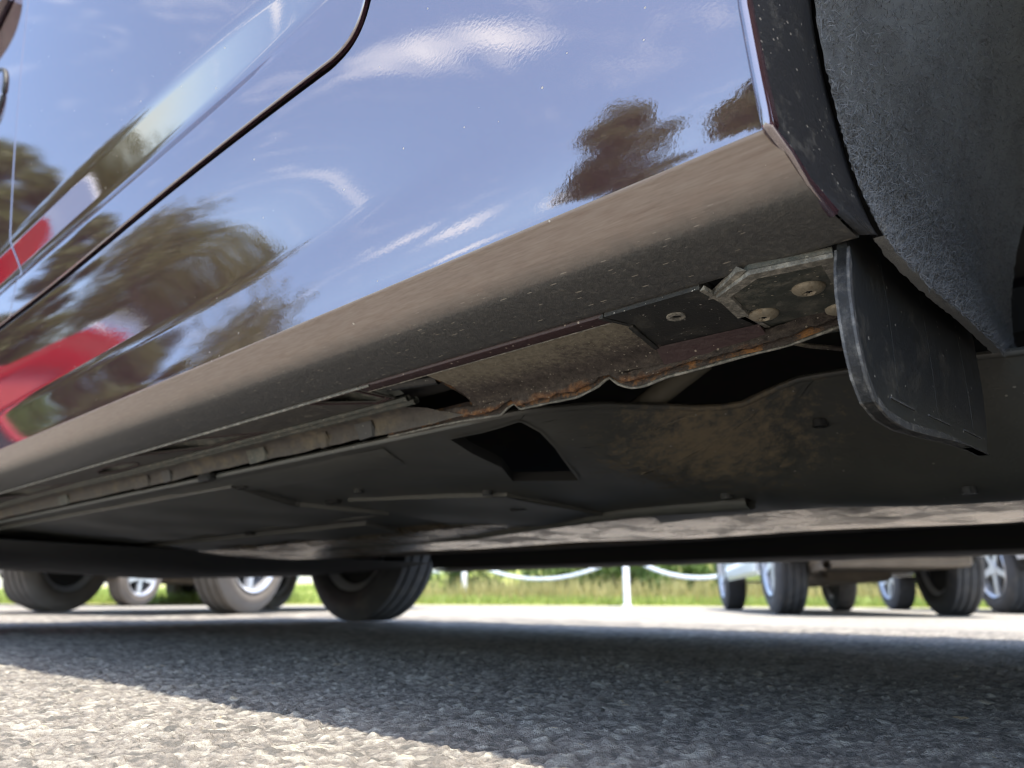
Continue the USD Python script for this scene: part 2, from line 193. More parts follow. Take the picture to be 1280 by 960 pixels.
# ------------------------------------------------------------------ helpers
used = set()
def uname(parent, name):
    k, q = 0, f'{parent}/{name}'
    while q in used:
        k += 1; q = f'{parent}/{name}_{k:03d}'
    used.add(q); return q
def tag(prim, label=None, cat=None, group=None, kind=None):
    for k, v in (('label', label), ('category', cat), ('group', group), ('kind', kind)):
        if v: prim.SetCustomDataByKey(k, v)
def thing(name, label, cat, loc=(0, 0, 0), rz=0, group=None):
    x = UsdGeom.Xform.Define(stage, uname('/World', name))
    x.AddTranslateOp().Set(Gf.Vec3d(*loc)); x.AddRotateZOp().Set(float(rz)); tag(x.GetPrim(), label, cat, group)
    return str(x.GetPath())
def group(name, parent):
    return str(UsdGeom.Xform.Define(stage, uname(parent, name)).GetPath())
def obj(name, mesh, m, parent='/World', smooth=35, label=None, **kw):
    p = usdkit.mesh(stage, uname(parent, name), mesh, L[m] if isinstance(m, str) else m, smooth=smooth)
    if label or kw: tag(p.GetPrim(), label, **kw)
    return str(p.GetPath())
def copy_of(src, loc, rz, label, cat, grp):
    n = src.rsplit('/', 1)[1]
    x = UsdGeom.Xform.Define(stage, uname('/World', n)); x.AddTranslateOp().Set(Gf.Vec3d(*loc)); x.AddRotateZOp().Set(float(rz))
    x.GetPrim().GetReferences().AddInternalReference(Sdf.Path(src)); x.GetPrim().SetInstanceable(True); tag(x.GetPrim(), label, cat, grp)
def grid(P):
    """a sheet from an (n, m, 3) array of points"""
    P = np.asarray(P, float); n, m = P.shape[:2]; i, j = np.meshgrid(np.arange(n - 1), np.arange(m - 1), indexing='ij'); a = i * m + j
    f = np.stack([a, a + 1, a + m + 1, a + m], -1).reshape(-1, 4)
    return P.reshape(-1, 3), np.vstack([f[:, [0, 1, 2]], f[:, [0, 2, 3]]])
def T(mesh): return trimesh.Trimesh(mesh[0], mesh[1], process=False) if isinstance(mesh, tuple) else mesh
def join(*ms): return trimesh.util.concatenate([T(m) for m in ms])
def bx(c, s, ch=0.0, rot=None):
    """a box of centre c and size s; ch chamfers its edges"""
    s = np.array(s, float)
    if ch:
        pts = []
        for sx in (-1, 1):
            for sy in (-1, 1):
                for sz in (-1, 1):
                    q = np.array([sx, sy, sz]) * s / 2
                    for k in range(3):
                        w = q.copy(); w[[i for i in range(3) if i != k]] -= np.array([sx, sy, sz])[[i for i in range(3) if i != k]] * ch; pts.append(w)
        m = trimesh.convex.convex_hull(np.array(pts))
    else: m = trimesh.creation.box(s)
    if rot is not None: m.apply_transform(rot)
    m.apply_translation(c); return m
def hull(pts): return trimesh.convex.convex_hull(np.asarray(pts, float))
def slab(poly, z0, z1):
    """a polygon of the XY plane, from z0 up to z1"""
    ps = getattr(poly, 'geoms', [poly]); ms = [trimesh.creation.extrude_polygon(p, z1 - z0, engine='earcut') for p in ps if p.area > 1e-9]
    m = trimesh.util.concatenate(ms); m.apply_translation([0, 0, z0]); return m
def tube(pts, r, sides=8):
    p = np.asarray(pts, float); t = np.gradient(p, axis=0); t /= np.linalg.norm(t, axis=1, keepdims=True)
    a = np.cross(t, np.where(np.abs(t[:, 2:]) < .9, [0, 0, 1.0], [1.0, 0, 0])); a /= np.linalg.norm(a, axis=1, keepdims=True); b = np.cross(t, a)
    an = np.arange(sides + 1) * 2 * np.pi / sides; rr = np.broadcast_to(r, (len(p),))[:, None, None]
    return grid(p[:, None] + rr * (np.cos(an)[None, :, None] * a[:, None] + np.sin(an)[None, :, None] * b[:, None]))
def revolve_y(prof, n=40):
    """prof: (y, radius) pairs turned about the Y axis"""
    an = np.linspace(0, 2 * np.pi, n + 1); p = np.asarray(prof, float)
    return grid(np.stack([np.stack([r * np.cos(an), np.full_like(an, y), r * np.sin(an)], -1) for y, r in p]))
def ss(a, b, x):
    t = np.clip((np.asarray(x, float) - a) / (b - a), 0, 1); return t * t * (3 - 2 * t)
def px(x, y, Y):
    """the point at depth Y (metres across the car) behind a place of the photograph: used once to measure the car"""
    r = cV + cR * (x - 640) / 887 - cU * (y - 480) / 887
    return EYE + r * Y / r[1]
def pz(x, y, z):
    r = cV + cR * (x - 640) / 887 - cU * (y - 480) / 887
    return EYE + r * (z - EYE[2]) / r[2]

# ------------------------------------------------------------------ ground: one sheet of coarse asphalt
def axis(fine0, fine1, d, lo, hi, g):
    a = list(np.arange(fine0, fine1, d)); s = d
    while a[-1] < hi: s = min(s * g, 25); a.append(a[-1] + s)
    b, s = [], d; x = fine0
    while x > lo: s = min(s * g, 25); x -= s; b.append(x)
    return np.array(b[::-1] + a)
gx = axis(-1.0, .22, .0021, -160, 160, 1.022); gy = axis(.16, .95, .0021, -160, 160, 1.022)
GX, GY = np.meshgrid(gx, gy, indexing='ij')
near = (GX > -4.5) & (GX < .6) & (GY > -.4) & (GY < 2.9)
seeds = []
for (x0, x1, y0, y1, n) in ((-4.5, .6, -.4, 2.9, 230000),):
    seeds.append(np.stack([rng.uniform(x0, x1, n), rng.uniform(y0, y1, n)], 1))
seeds = np.vstack(seeds); g_ = meshkit.noise(np.c_[seeds * 28, seeds[:, 0] * 0], 2); extra = seeds[g_ > .52]; seeds = np.vstack([seeds, extra + rng.normal(0, .0045, extra.shape), extra + rng.normal(0, .006, extra.shape)]); tree_ = cKDTree(seeds); sh = rng.random(len(seeds)); stone_tone = rng.random(len(seeds)); tilt = rng.normal(0, .13, (len(seeds), 2))
pn = np.stack([GX[near], GY[near]], 1)
wob = np.stack([meshkit.noise(np.c_[pn * 160, pn[:, 0] * 0], 3), meshkit.noise(np.c_[pn * 160, pn[:, 0] * 0], 4)], 1) - .5
dd, ii = tree_.query(pn + wob * .007, k=2)
edge = np.clip((dd[:, 1] - dd[:, 0]) / .0022, 0, 1)
off = pn - seeds[ii[:, 0]]
zst = (edge ** .55) * (.0009 + .0026 * sh[ii[:, 0]] ** 2) + np.clip((off * tilt[ii[:, 0]]).sum(1), -.0015, .0015) * edge
zst += .007 * (meshkit.fbm(np.c_[pn * 9, pn[:, 0] * 0], 3, 9) - .5) + .0022 * (meshkit.fbm(np.c_[pn * 230, pn[:, 0] * 0], 2, 5) - .5)
fade = ss(-4.5, -3.9, GX) * (1 - ss(.3, .6, GX)) * ss(-.4, -.2, GY) * (1 - ss(2.5, 2.9, GY))
GZ = np.zeros_like(GX); GZ[near] = zst - .004; GZ *= fade
tone = np.full_like(GX, .6); tone[near] = .10 + .88 * stone_tone[ii[:, 0]] ** 1.0 * (.04 + .96 * edge) ; tone[~near] = rng.uniform(.25, .85, (~near).sum())
gv, gf = grid(np.stack([GX, GY, GZ], -1))
gm = usdkit.mesh(stage, uname('/World', 'ground'), (gv, gf), L['asphalt'], smooth=True)
UsdGeom.PrimvarsAPI(gm).CreatePrimvar('stone', Sdf.ValueTypeNames.FloatArray, 'vertex').Set(Vt.FloatArray.FromNumpy(tone.ravel().astype(np.float32)))
tag(gm.GetPrim(), 'pale coarse asphalt of the car park with exposed aggregate', kind='structure')

# ------------------------------------------------------------------ the maroon car: its flank as a measured section
ZC, YC, YM = .327, .328, 1.22            # crease of the sill (height, distance); YM: the car's centre line
zz = np.linspace(ZC, 1.45, 600)
def integ(pts):
    z, t = zip(*pts); s = np.tan(np.interp(zz, z, np.radians(t)))
    return YC - np.concatenate([[0], np.cumsum((s[1:] + s[:-1]) / 2 * np.diff(zz))])
P_FRONT = integ([(.327, -2), (.340, -4), (.38, -3.5), (.395, -2), (.412, 16), (.455, 18), (.50, 12), (.54, 7), (.555, 3), (.60, 1), (.618, 0), (.626, -14), (.636, -14), (.645, 27), (.682, 30), (.70, 8.5), (.85, 7.5), (1.0, 6.2), (1.25, 5), (1.38, 1), (1.45, -10)])
P_REAR = integ([(.327, 10), (.35, 9), (.375, 6), (.40, 5), (.55, 5.5), (.65, 7), (.8, 7.2), (1.0, 6.6), (1.25, 5), (1.38, 1), (1.45, -10)])
def flank(x, z):
    a = ss(-.20, -.92, x); return (1 - a) * np.interp(z, zz, P_REAR) + a * np.interp(z, zz, P_FRONT)
def arch_z(x, cx, r=.437, cz=.40):
    return cz + np.sqrt(np.maximum(r * r - (x - cx) ** 2, 0))
RWX, FWX = .33, -2.56                      # rear and front axle
car = thing('parked_car', 'dark maroon car in the foreground with its sill and underside above the lens', 'car')
def flank_panel(name, poly, parent, size=.011, hem=.022, lap=.0022):
    """a painted panel cut from the flank: poly in (x, z); exact normals, edges turned inwards"""
    poly = shapely.segmentize(poly, size * .8); x0, z0, x1, z1 = poly.bounds; gx_, gz_ = np.meshgrid(np.arange(x0, x1, size), np.arange(z0, z1, size * .87), indexing='ij'); gx_ = gx_ + (np.arange(gx_.shape[1]) % 2)[None] * size * .5
    p_ = np.c_[gx_.ravel(), gz_.ravel()]; inner = poly.buffer(-size * .55); p_ = p_[shapely.contains_xy(inner, p_[:, 0], p_[:, 1])]; v = np.vstack([np.array(poly.exterior.coords)[:-1], p_]); f = Delaunay(v).simplices
    f = f[shapely.contains_xy(poly, *v[f].mean(1).T)]; a_ = np.cross(v[f[:, 1]] - v[f[:, 0]], v[f[:, 2]] - v[f[:, 0]]); f = f[np.abs(a_) > 1e-9].copy()
    x, z = v[:, 0], v[:, 1]; e = 1e-3
    V = np.c_[x, flank(x, z), z]; N = np.c_[(flank(x + e, z) - flank(x - e, z)) / (2 * e), -np.ones(len(x)), (flank(x, z + e) - flank(x, z - e)) / (2 * e)]; N /= np.linalg.norm(N, axis=1, keepdims=True)
    fn = np.cross(V[f[:, 1]] - V[f[:, 0]], V[f[:, 2]] - V[f[:, 0]]); f[fn[:, 1] > 0] = f[fn[:, 1] > 0][:, ::-1]
    c = np.array(poly.exterior.coords)[:-1]; c = c[::-1] if poly.exterior.is_ccw else c
    t = np.roll(c, -1, 0) - np.roll(c, 1, 0); t /= np.linalg.norm(t, axis=1, keepdims=True) + 1e-12; o = np.c_[-t[:, 1], t[:, 0]]; y0 = flank(c[:, 0], c[:, 1]); rows, nr = [], []
    for ang in np.radians([0, 22, 45, 68, 90]):
        q = c + o * lap * math.sin(ang); rows.append(np.c_[q[:, 0], y0 + lap * (1 - math.cos(ang)), q[:, 1]]); nn = np.c_[o[:, 0] * math.sin(ang), -np.full(len(c), math.cos(ang)), o[:, 1] * math.sin(ang)]; nr.append(nn)
    rows.append(rows[-1] + [0, hem, 0]); nr.append(nr[-1]); R_ = np.array(rows); m = len(c); K = len(R_); j = np.arange(m); F_ = []
    for k in range(K - 1): a_, b_ = k * m + j, k * m + (j + 1) % m; F_ += [np.c_[a_, b_, b_ + m], np.c_[a_, b_ + m, a_ + m]]
    F_ = np.vstack(F_); RV = R_.reshape(-1, 3); RN = np.array(nr).reshape(-1, 3); fn = np.cross(RV[F_[:, 1]] - RV[F_[:, 0]], RV[F_[:, 2]] - RV[F_[:, 0]]); bad = (fn * RN[F_[:, 0]]).sum(1) < 0; F_[bad] = F_[bad][:, ::-1]
    p = usdkit.mesh(stage, uname(parent, name), (np.vstack([V, RV]), np.vstack([f, F_ + len(V)])), L['maroon'], smooth=False)
    p.CreateNormalsAttr(Vt.Vec3fArray.FromNumpy(np.vstack([N, RN]).astype(np.float32))); p.SetNormalsInterpolation('vertex'); return str(p.GetPath())
# the shut line: level under the doors, curling up round the rear door's corner
CURL = [(-.485, .558), (-.470, .560), (-.455, .5645), (-.442, .573), (-.432, .585), (-.424, .602), (-.417, .625), (-.410, .655), (-.402, .70), (-.39, .76), (-.36, .86), (-.30, 1.0), (-.22, 1.15), (-.13, 1.42)]
LOW = [(x, .5415 + .0165 * float(ss(-1.3, -.5, x))) for x in np.linspace(-2.122, -.50, 60)]
SHUT = LOW + [tuple(q) for q in PchipInterpolator(np.linspace(0, 1, len(CURL)), np.array(CURL))(np.linspace(0, 1, 70))]
arcp = [(RWX - math.sqrt(.437 ** 2 - (z - .40) ** 2), z) for z in np.linspace(.40, .835, 60)]
body_low = Polygon([(-2.122, ZC), (-.1045, ZC), (-.1055, .35), (-.107, .40)] + arcp + [(RWX, .8369), (RWX, 1.42)] + SHUT[::-1]).buffer(0)
quarter = flank_panel('quarter_panel', body_low, car)
rearq = Polygon([(RWX + .003, .838)] + [(RWX + math.sqrt(.437 ** 2 - (z - .40) ** 2), z) for z in np.linspace(.835, .40, 30)] + [(RWX + .437, ZC), (1.25, ZC), (1.25, 1.42), (RWX + .003, 1.42)]); flank_panel('rear_quarter', rearq, car, size=.05)
GAPW = .0145
upper = Polygon(SHUT + [(-2.122, 1.42)]).buffer(0).difference(shapely.LineString(SHUT).buffer(GAPW))
upper = max(getattr(upper, 'geoms', [upper]), key=lambda g: g.area)
BX = -1.405
rear_door = flank_panel('rear_door', upper.intersection(sbox(BX + .0045, .3, 0, 1.42)), car, size=.009, hem=.003)
front_door = flank_panel('front_door', upper.intersection(sbox(-2.122, .3, BX - .0045, 1.42)), car, size=.012, hem=.003)
# black seals and the jamb behind the shut lines
jx = np.linspace(-2.15, -.12, 60); obj('door_seal', grid(np.stack([np.stack([jx, flank(jx, np.full(60, z)) + .013, np.full(60, z)], 1) for z in np.linspace(.53, 1.4, 24)])), 'seal', car)
# handle with its cup on the front door
hx, hz = -1.605, 1.045
def onflank(x, z, o): return [x, float(flank(np.array([x]), np.array([z]))[0]) - o, z]
an = np.linspace(0, 2 * np.pi, 49); hd = obj('door_handle', hull([np.array(onflank(hx - .02 + .11 * u_, 1.235 + .10 * u_ * .2, .020 - .012 * u_ ** 2)) + [0, v_, w_] for u_ in np.linspace(-1, 1, 11) for v_ in (-.007, .007) for w_ in (-.014, .014)]), 'maroon', front_door, smooth=60)
rimp = [onflank(hx + .105 * math.copysign(abs(math.cos(t)) ** .8, math.cos(t)), hz + .062 * math.sin(t), .001) for t in an]
obj('handle_cup_rim', T(tube(rimp, .0042)), 'seal', front_door, smooth=80)
obj('handle_cup', grid(np.array([[np.array(onflank(hx + .105 * q_ * math.copysign(abs(math.cos(t)) ** .8, math.cos(t)), hz + .062 * q_ * math.sin(t), .002)) + [0, -.016 * (1 - q_ ** 2) * (1 - .9 * math.sin(t) * q_), 0] for t in an] for q_ in np.linspace(0.001, 1, 12)])), 'maroon', front_door, smooth=80)
# front wing and far side (mirrored flank), simple but closed
def wing(sgn, x0, x1, name, archs):
    cs = []
    for x in np.linspace(x0, x1, 120):
        b = ZC
        for a in archs:
            if abs(x - a) < .437: b = float(arch_z(x, a))
        zc = np.linspace(b, 1.3, 24); y = flank(np.full(24, max(x, -2.2)), zc) + .25 * ss(-2.75, -3.1, x) + .18 * ss(.95, 1.25, x)
        if sgn < 0: y = 2 * YM - y
        cs.append(np.stack([np.full(24, x), y, zc], 1))
    return obj(name, grid(np.array(cs)), 'maroon', car, smooth=50)
wing(1, -3.1, -2.123, 'front_wing', [FWX]); wing(-1, -3.1, 1.25, 'far_side_panel', [FWX, RWX])
def yplate(pts, x0, x1): pass
half = lambda x: YM - .222 - .25 * ss(-2.75, -3.1, x) - .18 * ss(.95, 1.25, x)
def lid(xz, name, m, inset=0.0):
    cs = []
    for x, z, ins in xz:
        h = half(x) - ins; u = np.linspace(-1, 1, 15); cs.append(np.stack([np.full(15, x), YM + u * h, z - .05 * np.abs(u) ** 3], 1))
    return obj(name, grid(np.array(cs)), m, car, smooth=50)
lid([(-3.1, .55, 0), (-3.12, .8, 0), (-3.05, .98, 0), (-2.6, 1.10, 0), (-2.0, 1.21, .02)], 'bonnet', 'maroon')
lid([(-2.05, 1.20, .04), (-1.35, 1.66, .22)], 'windscreen', 'glass')
lid([(-1.36, 1.665, .22), (-.9, 1.72, .23), (0, 1.72, .24), (.75, 1.66, .25)], 'roof', 'maroon')
lid([(.74, 1.665, .25), (1.2, 1.2, .06)], 'rear_window', 'glass')
lid([(1.18, 1.22, .04), (1.27, .9, .02), (1.30, .6, .02), (1.27, .33, .04)], 'tailgate', 'maroon')
lid([(-3.06, .30, .04), (-3.13, .42, .0), (-3.12, .56, .0)], 'front_bumper', 'maroon')
for s in (1, -1):
    q = [(-2.05, 1.20, .0), (-1.36, 1.665, .22), (.74, 1.665, .25), (1.2, 1.2, .06)]
    lo = [(x, .23 if s > 0 else 2 * YM - .23, 1.41) for x in np.linspace(-1.75, 1.0, 20)]
    up = [(x, (YM - s * (half(0) - .22)), float(np.interp(x, [-2.05, -1.36, .74, 1.2], [1.2, 1.63, 1.62, 1.2]))) for x in np.linspace(-1.75, 1.0, 20)]
    obj('side_window', grid(np.array([lo, up])), 'glass', car)
# inside: a dark cabin floor so that no daylight falls through the car
obj('cabin', join(bx((-1.2, YM, .86), (1.7, 1.66, .60)), bx((.35, YM, 1.0), (1.35, 1.7, .25)), bx((-.5, .36, 1.37), (3.0, .26, .02)), bx((-.5, 2 * YM - .36, 1.37), (3.0, .26, .02))), 'dark', car); obj('floor_pan', join(bx((-1.17, 1.23, .42), (2.04, 1.50, .06)), bx((.5, 1.23, .46), (1.3, .28, .06)), bx((-2.6, 1.23, .46), (.8, .9, .06))), 'dark', car)

# ---- sill under the crease: lower painted face, rounded into the flat underside
sec = [(.3268, .3278), (.3275, .3262), (.3295, .3245), (.340, .3150), (.350, .3070), (.3545, .3040), (.3575, .3022), (.362, .3002), (.370, .2975), (.385, .2930), (.396, .2900), (.401, .2888), (.403, .2888), (.404, .2905), (.404, .298)]
endx = np.interp([p[0] for p in sec], [.328, .357, .405], [-.1045, -.0975, -.087])
u = np.r_[np.linspace(0, 1, 60)]
cs = np.array([[(FWX + .44 + (e - FWX - .44) * t, y, z) for (y, z), e in zip(sec, endx)] for t in u])
fi = np.linspace(0, 1, 46); k = np.linspace(0, 1, len(sec)); cs = np.stack([PchipInterpolator(k, cs[:, :, a].T)(fi).T for a in range(3)], -1)
sill = obj('sill', grid(cs), 'maroon_low', car, smooth=60)
# flange of the wheel arch (black, flecked) between the lip and the felt liner
zf = np.r_[np.linspace(.80, .40, 30), np.linspace(.392, .33, 8)]
lip = [(RWX - math.sqrt(max(.437 ** 2 - (z - .40) ** 2, 0)) if z > .40 else -.107 + .002 * (.40 - z) / .07, float(flank(np.array([-.107]), np.array([z]))[0]) if z < 1.2 else .25, z) for z in zf] + [(-.1045, .328, .327), (-.1005, .343, .318), (-.0975, .357, .3065), (-.092, .38, .296), (-.087, .404, .2905)]
lip = np.array(lip)
inn = np.array([(RWX + .012 - math.sqrt(max(.44 ** 2 - (z - .40) ** 2, 0)) + .004, float(np.interp(z, [.29, .33, .37, .44, .6, .8], [.411, .4185, .4175, .3915, .368, .348])), z) for z in np.interp(np.linspace(0, 1, len(lip)), [0, .75, 1], [.80, .42, .288])])
fl = np.stack([lip * (1 - t) + inn * t + [0.004 * math.sin(t * 3.1), 0, 0] for t in np.linspace(0, 1, 12)], 1)
obj('wheel_arch_flange', grid(fl), 'flange', car, smooth=50)
obj('wheel_arch_lip', T(tube(lip[:-1] + [-.001, -.0005, 0], .0032)), 'maroon', car, smooth=80)
# felt liner of the wheel house
th = np.r_[np.linspace(0, .30, 60), np.linspace(.31, math.pi * 1.02, 190)]      # runs from the lower front lip over the wheel to its back
yl_ = np.linspace(0, 1, 120); P = []
for a_ in th:
    z = .286 + .114 * a_ / .30 if a_ < .30 else .40 + .432 * math.sin(a_ - .30); xx0 = (.342 - math.sqrt(.432 ** 2 - (z - .40) ** 2)) if a_ < .30 else .342 - .432 * math.cos(a_ - .30)
    y0 = float(np.interp(a_, [0, .12, .22, .42, .8, 1.5], [.404, .409, .408, .380, .355, .335])); y1 = float(np.interp(z, [.286, .296, .31, .335, .37, .5], [.675, .70, .78, .93, 1.05, 1.08])) if a_ < 1.6 else 1.08
    yy = y0 + (y1 - y0) * yl_; P.append(np.stack([xx0 + .020 * ss(.40, .72, yy) * (1 if a_ < 1 else 0), yy, np.full_like(yy, z)], 1))
P = np.array(P); q = P.reshape(-1, 3)
d = (meshkit.fbm(q * 9, 2, 2) - .5) * .005 + (meshkit.noise(q * 330, 5) - .5) * .0020 + (meshkit.noise(q * 150, 6) - .5) * .0010
P[..., 0] += d.reshape(P.shape[:2])
back = P[:1].copy(); back[..., 0] -= .006
obj('wheel_arch_liner', grid(np.concatenate([back, P])), 'felt', car, smooth=80)
nf = 52000; r_ = np.random.default_rng(77); fi_, fj_ = r_.uniform(1, 150, nf), r_.uniform(0, 118, nf); i0, j0 = fi_.astype(int), fj_.astype(int)
b_ = P[i0, j0] + (P[i0 + 1, j0] - P[i0, j0]) * (fi_ - i0)[:, None] + (P[i0, j0 + 1] - P[i0, j0]) * (fj_ - j0)[:, None]; dv = r_.normal(size=(nf, 3)) * [.35, 1, 1]; dv[:, 0] = np.abs(dv[:, 0]) + .12; dv /= np.linalg.norm(dv, axis=1, keepdims=True); ln = r_.uniform(.003, .008, nf)[:, None]; sd = np.cross(dv, r_.normal(size=(nf, 3))); sd /= np.linalg.norm(sd, axis=1, keepdims=True)
tag(usdkit.mesh(stage, uname(car, 'felt_fibres'), (np.stack([b_ - sd * .00035, b_ + sd * .00035, b_ + dv * ln], 1).reshape(-1, 3), np.arange(3 * nf).reshape(-1, 3)), L['fibre']).GetPrim(), kind='stuff')
# fixing plate of the mud flap with its folded rim and three rivets
pl = Polygon([(-.181, .417), (-.150, .397), (-.103, .406), (-.118, .545), (-.175, .535), (-.186, .47)])
plate = obj('flap_bracket', slab(pl, .2855, .2895), 'bracket', car, smooth=20)
rim = pl.difference(pl.buffer(-.008)).intersection(Polygon([(-.2, .38), (-.09, .38), (-.09, .55), (-.125, .55), (-.125, .44), (-.165, .46), (-.19, .46)]))
obj('bracket_rim', slab(rim, .2825, .2862), 'edge_dust', plate, smooth=20)
for (x, y) in ((-.170, .470), (-.1305, .446), (-.125, .495)):
    rv = trimesh.creation.icosphere(3, 1.0); rv.apply_scale([.0105, .0105, .0042]); v = rv.vertices; v[:, 2] = np.where((np.hypot(v[:, 0], v[:, 1]) < .003), v[:, 2] * .45, v[:, 2])
    rv.apply_translation([x, y, .2852]); r_ = obj('rivet', rv, 'rivet', plate)
    obj('rivet_recess', join(*[bx((x, y, .2826), (.0042, .0011, .0006), rot=trimesh.transformations.rotation_matrix(a, [0, 0, 1])) for a in (.3, .3 + math.pi / 2)]), 'dark', r_)
# the hanging mud flap: curved outline, thick scuffed edge, three shallow ribs
ol = [(.405, .288), (.397, .270), (.394, .255), (.396, .238), (.401, .224), (.410, .209), (.424, .198), (.445, .1925), (.475, .191), (.52, .1935), (.56, .1965), (.605, .1985), (.645, .1985), (.653, .215), (.662, .25), (.672, .30), (.675, .315), (.405, .315)]
fp = Polygon(ol); fl_ = trimesh.creation.extrude_polygon(fp, .0055, engine='earcut')
def stand(m, x0=-.100):
    """from the outline's plane to the flap's bowed sheet: (y, z, depth) to (x, y, z)"""
    m = trimesh.Trimesh(*trimesh.remesh.subdivide_to_size(m.vertices, m.faces, .02)); v = m.vertices.copy()
    m.vertices = np.stack([x0 + v[:, 2] + .024 * ss(.40, .70, v[:, 0]) + .10 * (v[:, 0] - .4) * (.29 - v[:, 1]) - .12 * np.maximum(.285 - v[:, 1], 0) ** 2 * 4, v[:, 0], v[:, 1]], 1); m.invert() if m.volume < 0 else None
    return m
flap = obj('mud_flap', stand(fl_), 'flap', car, smooth=30)
edge_band = Polygon(ol).difference(Polygon(ol).buffer(-.0045)).intersection(Polygon([(.38, .30), (.38, .18), (.69, .18), (.69, .199), (.45, .199), (.42, .212), (.408, .23), (.402, .25), (.405, .285)]))
eb = trimesh.util.concatenate([trimesh.creation.extrude_polygon(g, .0085, engine='earcut') for g in getattr(edge_band, 'geoms', [edge_band]) if g.area > 1e-7]); eb.apply_translation([0, 0, -.0015])
obj('flap_edge', stand(eb), 'flap_edge', flap, smooth=30)
for yr in (.475, .545, .62):
    r0 = trimesh.creation.extrude_polygon(sbox(yr, .215, yr + .006, .31).buffer(.006), .0004, engine='earcut'); r0.apply_translation([0, 0, .0052]); obj('rib', stand(r0), 'flap', flap)
for yr, zr in ((.455, .206), (.52, .207), (.59, .2085)):
    r0 = trimesh.creation.extrude_polygon(sbox(yr, zr, yr + .04, zr + .0012), .001, engine='earcut'); r0.apply_translation([0, 0, .0053]); obj('scuff_ridge', stand(r0), 'flap_edge', flap)

# ---- underside of the sill, from the flat lip inwards
# recess lip over the bare weld
def strip(x0, x1, sect, name, m, parent=car, n=40, wob=0.0, sm=30):
    X = np.linspace(x0, x1, n); C = np.array([[(x, y, z) for y, z in sect] for x in X])
    if wob: C[..., 2] += (meshkit.noise(C * 30, 11) - .5) * wob
    return obj(name, grid(C), m, parent, smooth=sm)
strip(-.545, -.262, [(.4035, .2905), (.4045, .2868), (.4055, .2862), (.414, .2852), (.4148, .2856), (.4152, .292)], 'recess_lip', 'maroon_in')
strip(-.545, -.262, [(.4135, .2849), (.4150, .2846), (.4158, .2853), (.416, .290)], 'lip_edge', 'edge_dust')
# bare dusty panel above the weld, rough, with a dent, and the two-layered rusty flange
X = np.linspace(-.478, -.258, 240); S = [(.415, .2965), (.425, .2935), (.438, .2915), (.455, .2895), (.472, .2868), (.484, .2835), (.491, .2795), (.4945, .2755)]
S = PchipInterpolator(np.linspace(0, 1, len(S)), np.array(S))(np.linspace(0, 1, 50))
C = np.array([[(x, y, z) for y, z in S] for x in X]); q = C.reshape(-1, 3)
C[..., 2] += ((meshkit.fbm(q * 42, 4, 21) - .5) * .005 + (meshkit.noise(q * 300, 22) - .5) * .0009).reshape(C.shape[:2]); C[..., 1] += ((meshkit.fbm(q * 55, 3, 23) - .5) * .003).reshape(C.shape[:2])
obj('weld_panel', grid(C), 'rusty', car, smooth=60)
WX = [(-3.0, .2665), (-2.0, .268), (-1.6, .269), (-1.3, .270), (-1.0, .2715), (-.83, .270), (-.65, .2695), (-.50, .2695), (-.448, .2665), (-.44, .272), (-.43, .2755), (-.424, .2685), (-.39, .2690), (-.355, .2690), (-.335, .2735), (-.322, .2805), (-.312, .2715), (-.30, .2665), (-.288, .2665), (-.265, .2705), (-.225, .2720), (-.168, .2745), (-.13, .2795), (-.10, .281)]
WXx, WXz = zip(*WX)
X = np.unique(np.r_[np.linspace(-3.0, -.62, 120), np.linspace(-.62, -.105, 380)])
zb = np.interp(X, WXx, WXz) + (meshkit.fbm(np.c_[X * 70, X * 0, X * 0], 4, 31) - .5) * .0028
ff = X > -.62
rows = [(.4945, None, .0085), (.4955, 0, .004), (.4965, 0, .0005), (.4985, 0, .0), (.4995, 0, .001), (.500, 0, .012)]
C = np.stack([np.stack([X, y + (meshkit.noise(np.c_[X * 40, X * 0 + k, X * 0], 33) - .5) * .0035, np.where(np.isfinite(zb), zb + dz + (meshkit.noise(np.c_[X * 160, X * 0 + k * 3, X * 0], 35) - .5) * .0012, 0)], 1) for k, (y, _, dz) in enumerate(rows)], 1)
C[:, 0, 2] = np.maximum(C[:, 0, 2], .2745); cr = C.reshape(-1, 3); C[:, 1:5, 1] -= (.004 * np.maximum(meshkit.fbm(cr * 110, 4, 61) - .42, 0)).reshape(C.shape[:2])[:, 1:5]; C[:, 1:5, 2] += (.0038 * (meshkit.fbm(cr * 140, 4, 62) - .5)).reshape(C.shape[:2])[:, 1:5]
obj('pinch_weld', grid(C), 'rusty', car, smooth=50)
zb2 = np.interp(X[ff], WXx, WXz) - .0035 - .0025 * (meshkit.noise(np.c_[X[ff] * 25, X[ff] * 0, X[ff] * 0], 37)) * (X[ff] > -.40)
C = np.stack([np.stack([X[ff], np.full(ff.sum(), y), zb2 + dz], 1) for y, dz in ((.5025, .015), (.503, .001), (.5045, 0), (.506, .001), (.5065, .02))], 1)
obj('inner_weld_layer', grid(C), 'weld_dark', car, smooth=50, label='brown inner layer of the weld with a pale worn rim')
obj('worn_rim', T(tube(np.stack([X[ff], .5032 + .0006 * np.sin(X[ff] * 60), zb2 + .0002], 1)[::3], .0010 + .0006 * meshkit.noise(np.c_[X[ff] * 90, X[ff] * 0, X[ff] * 0], 39)[::3], 6)), 'edge_dust', car, smooth=80)
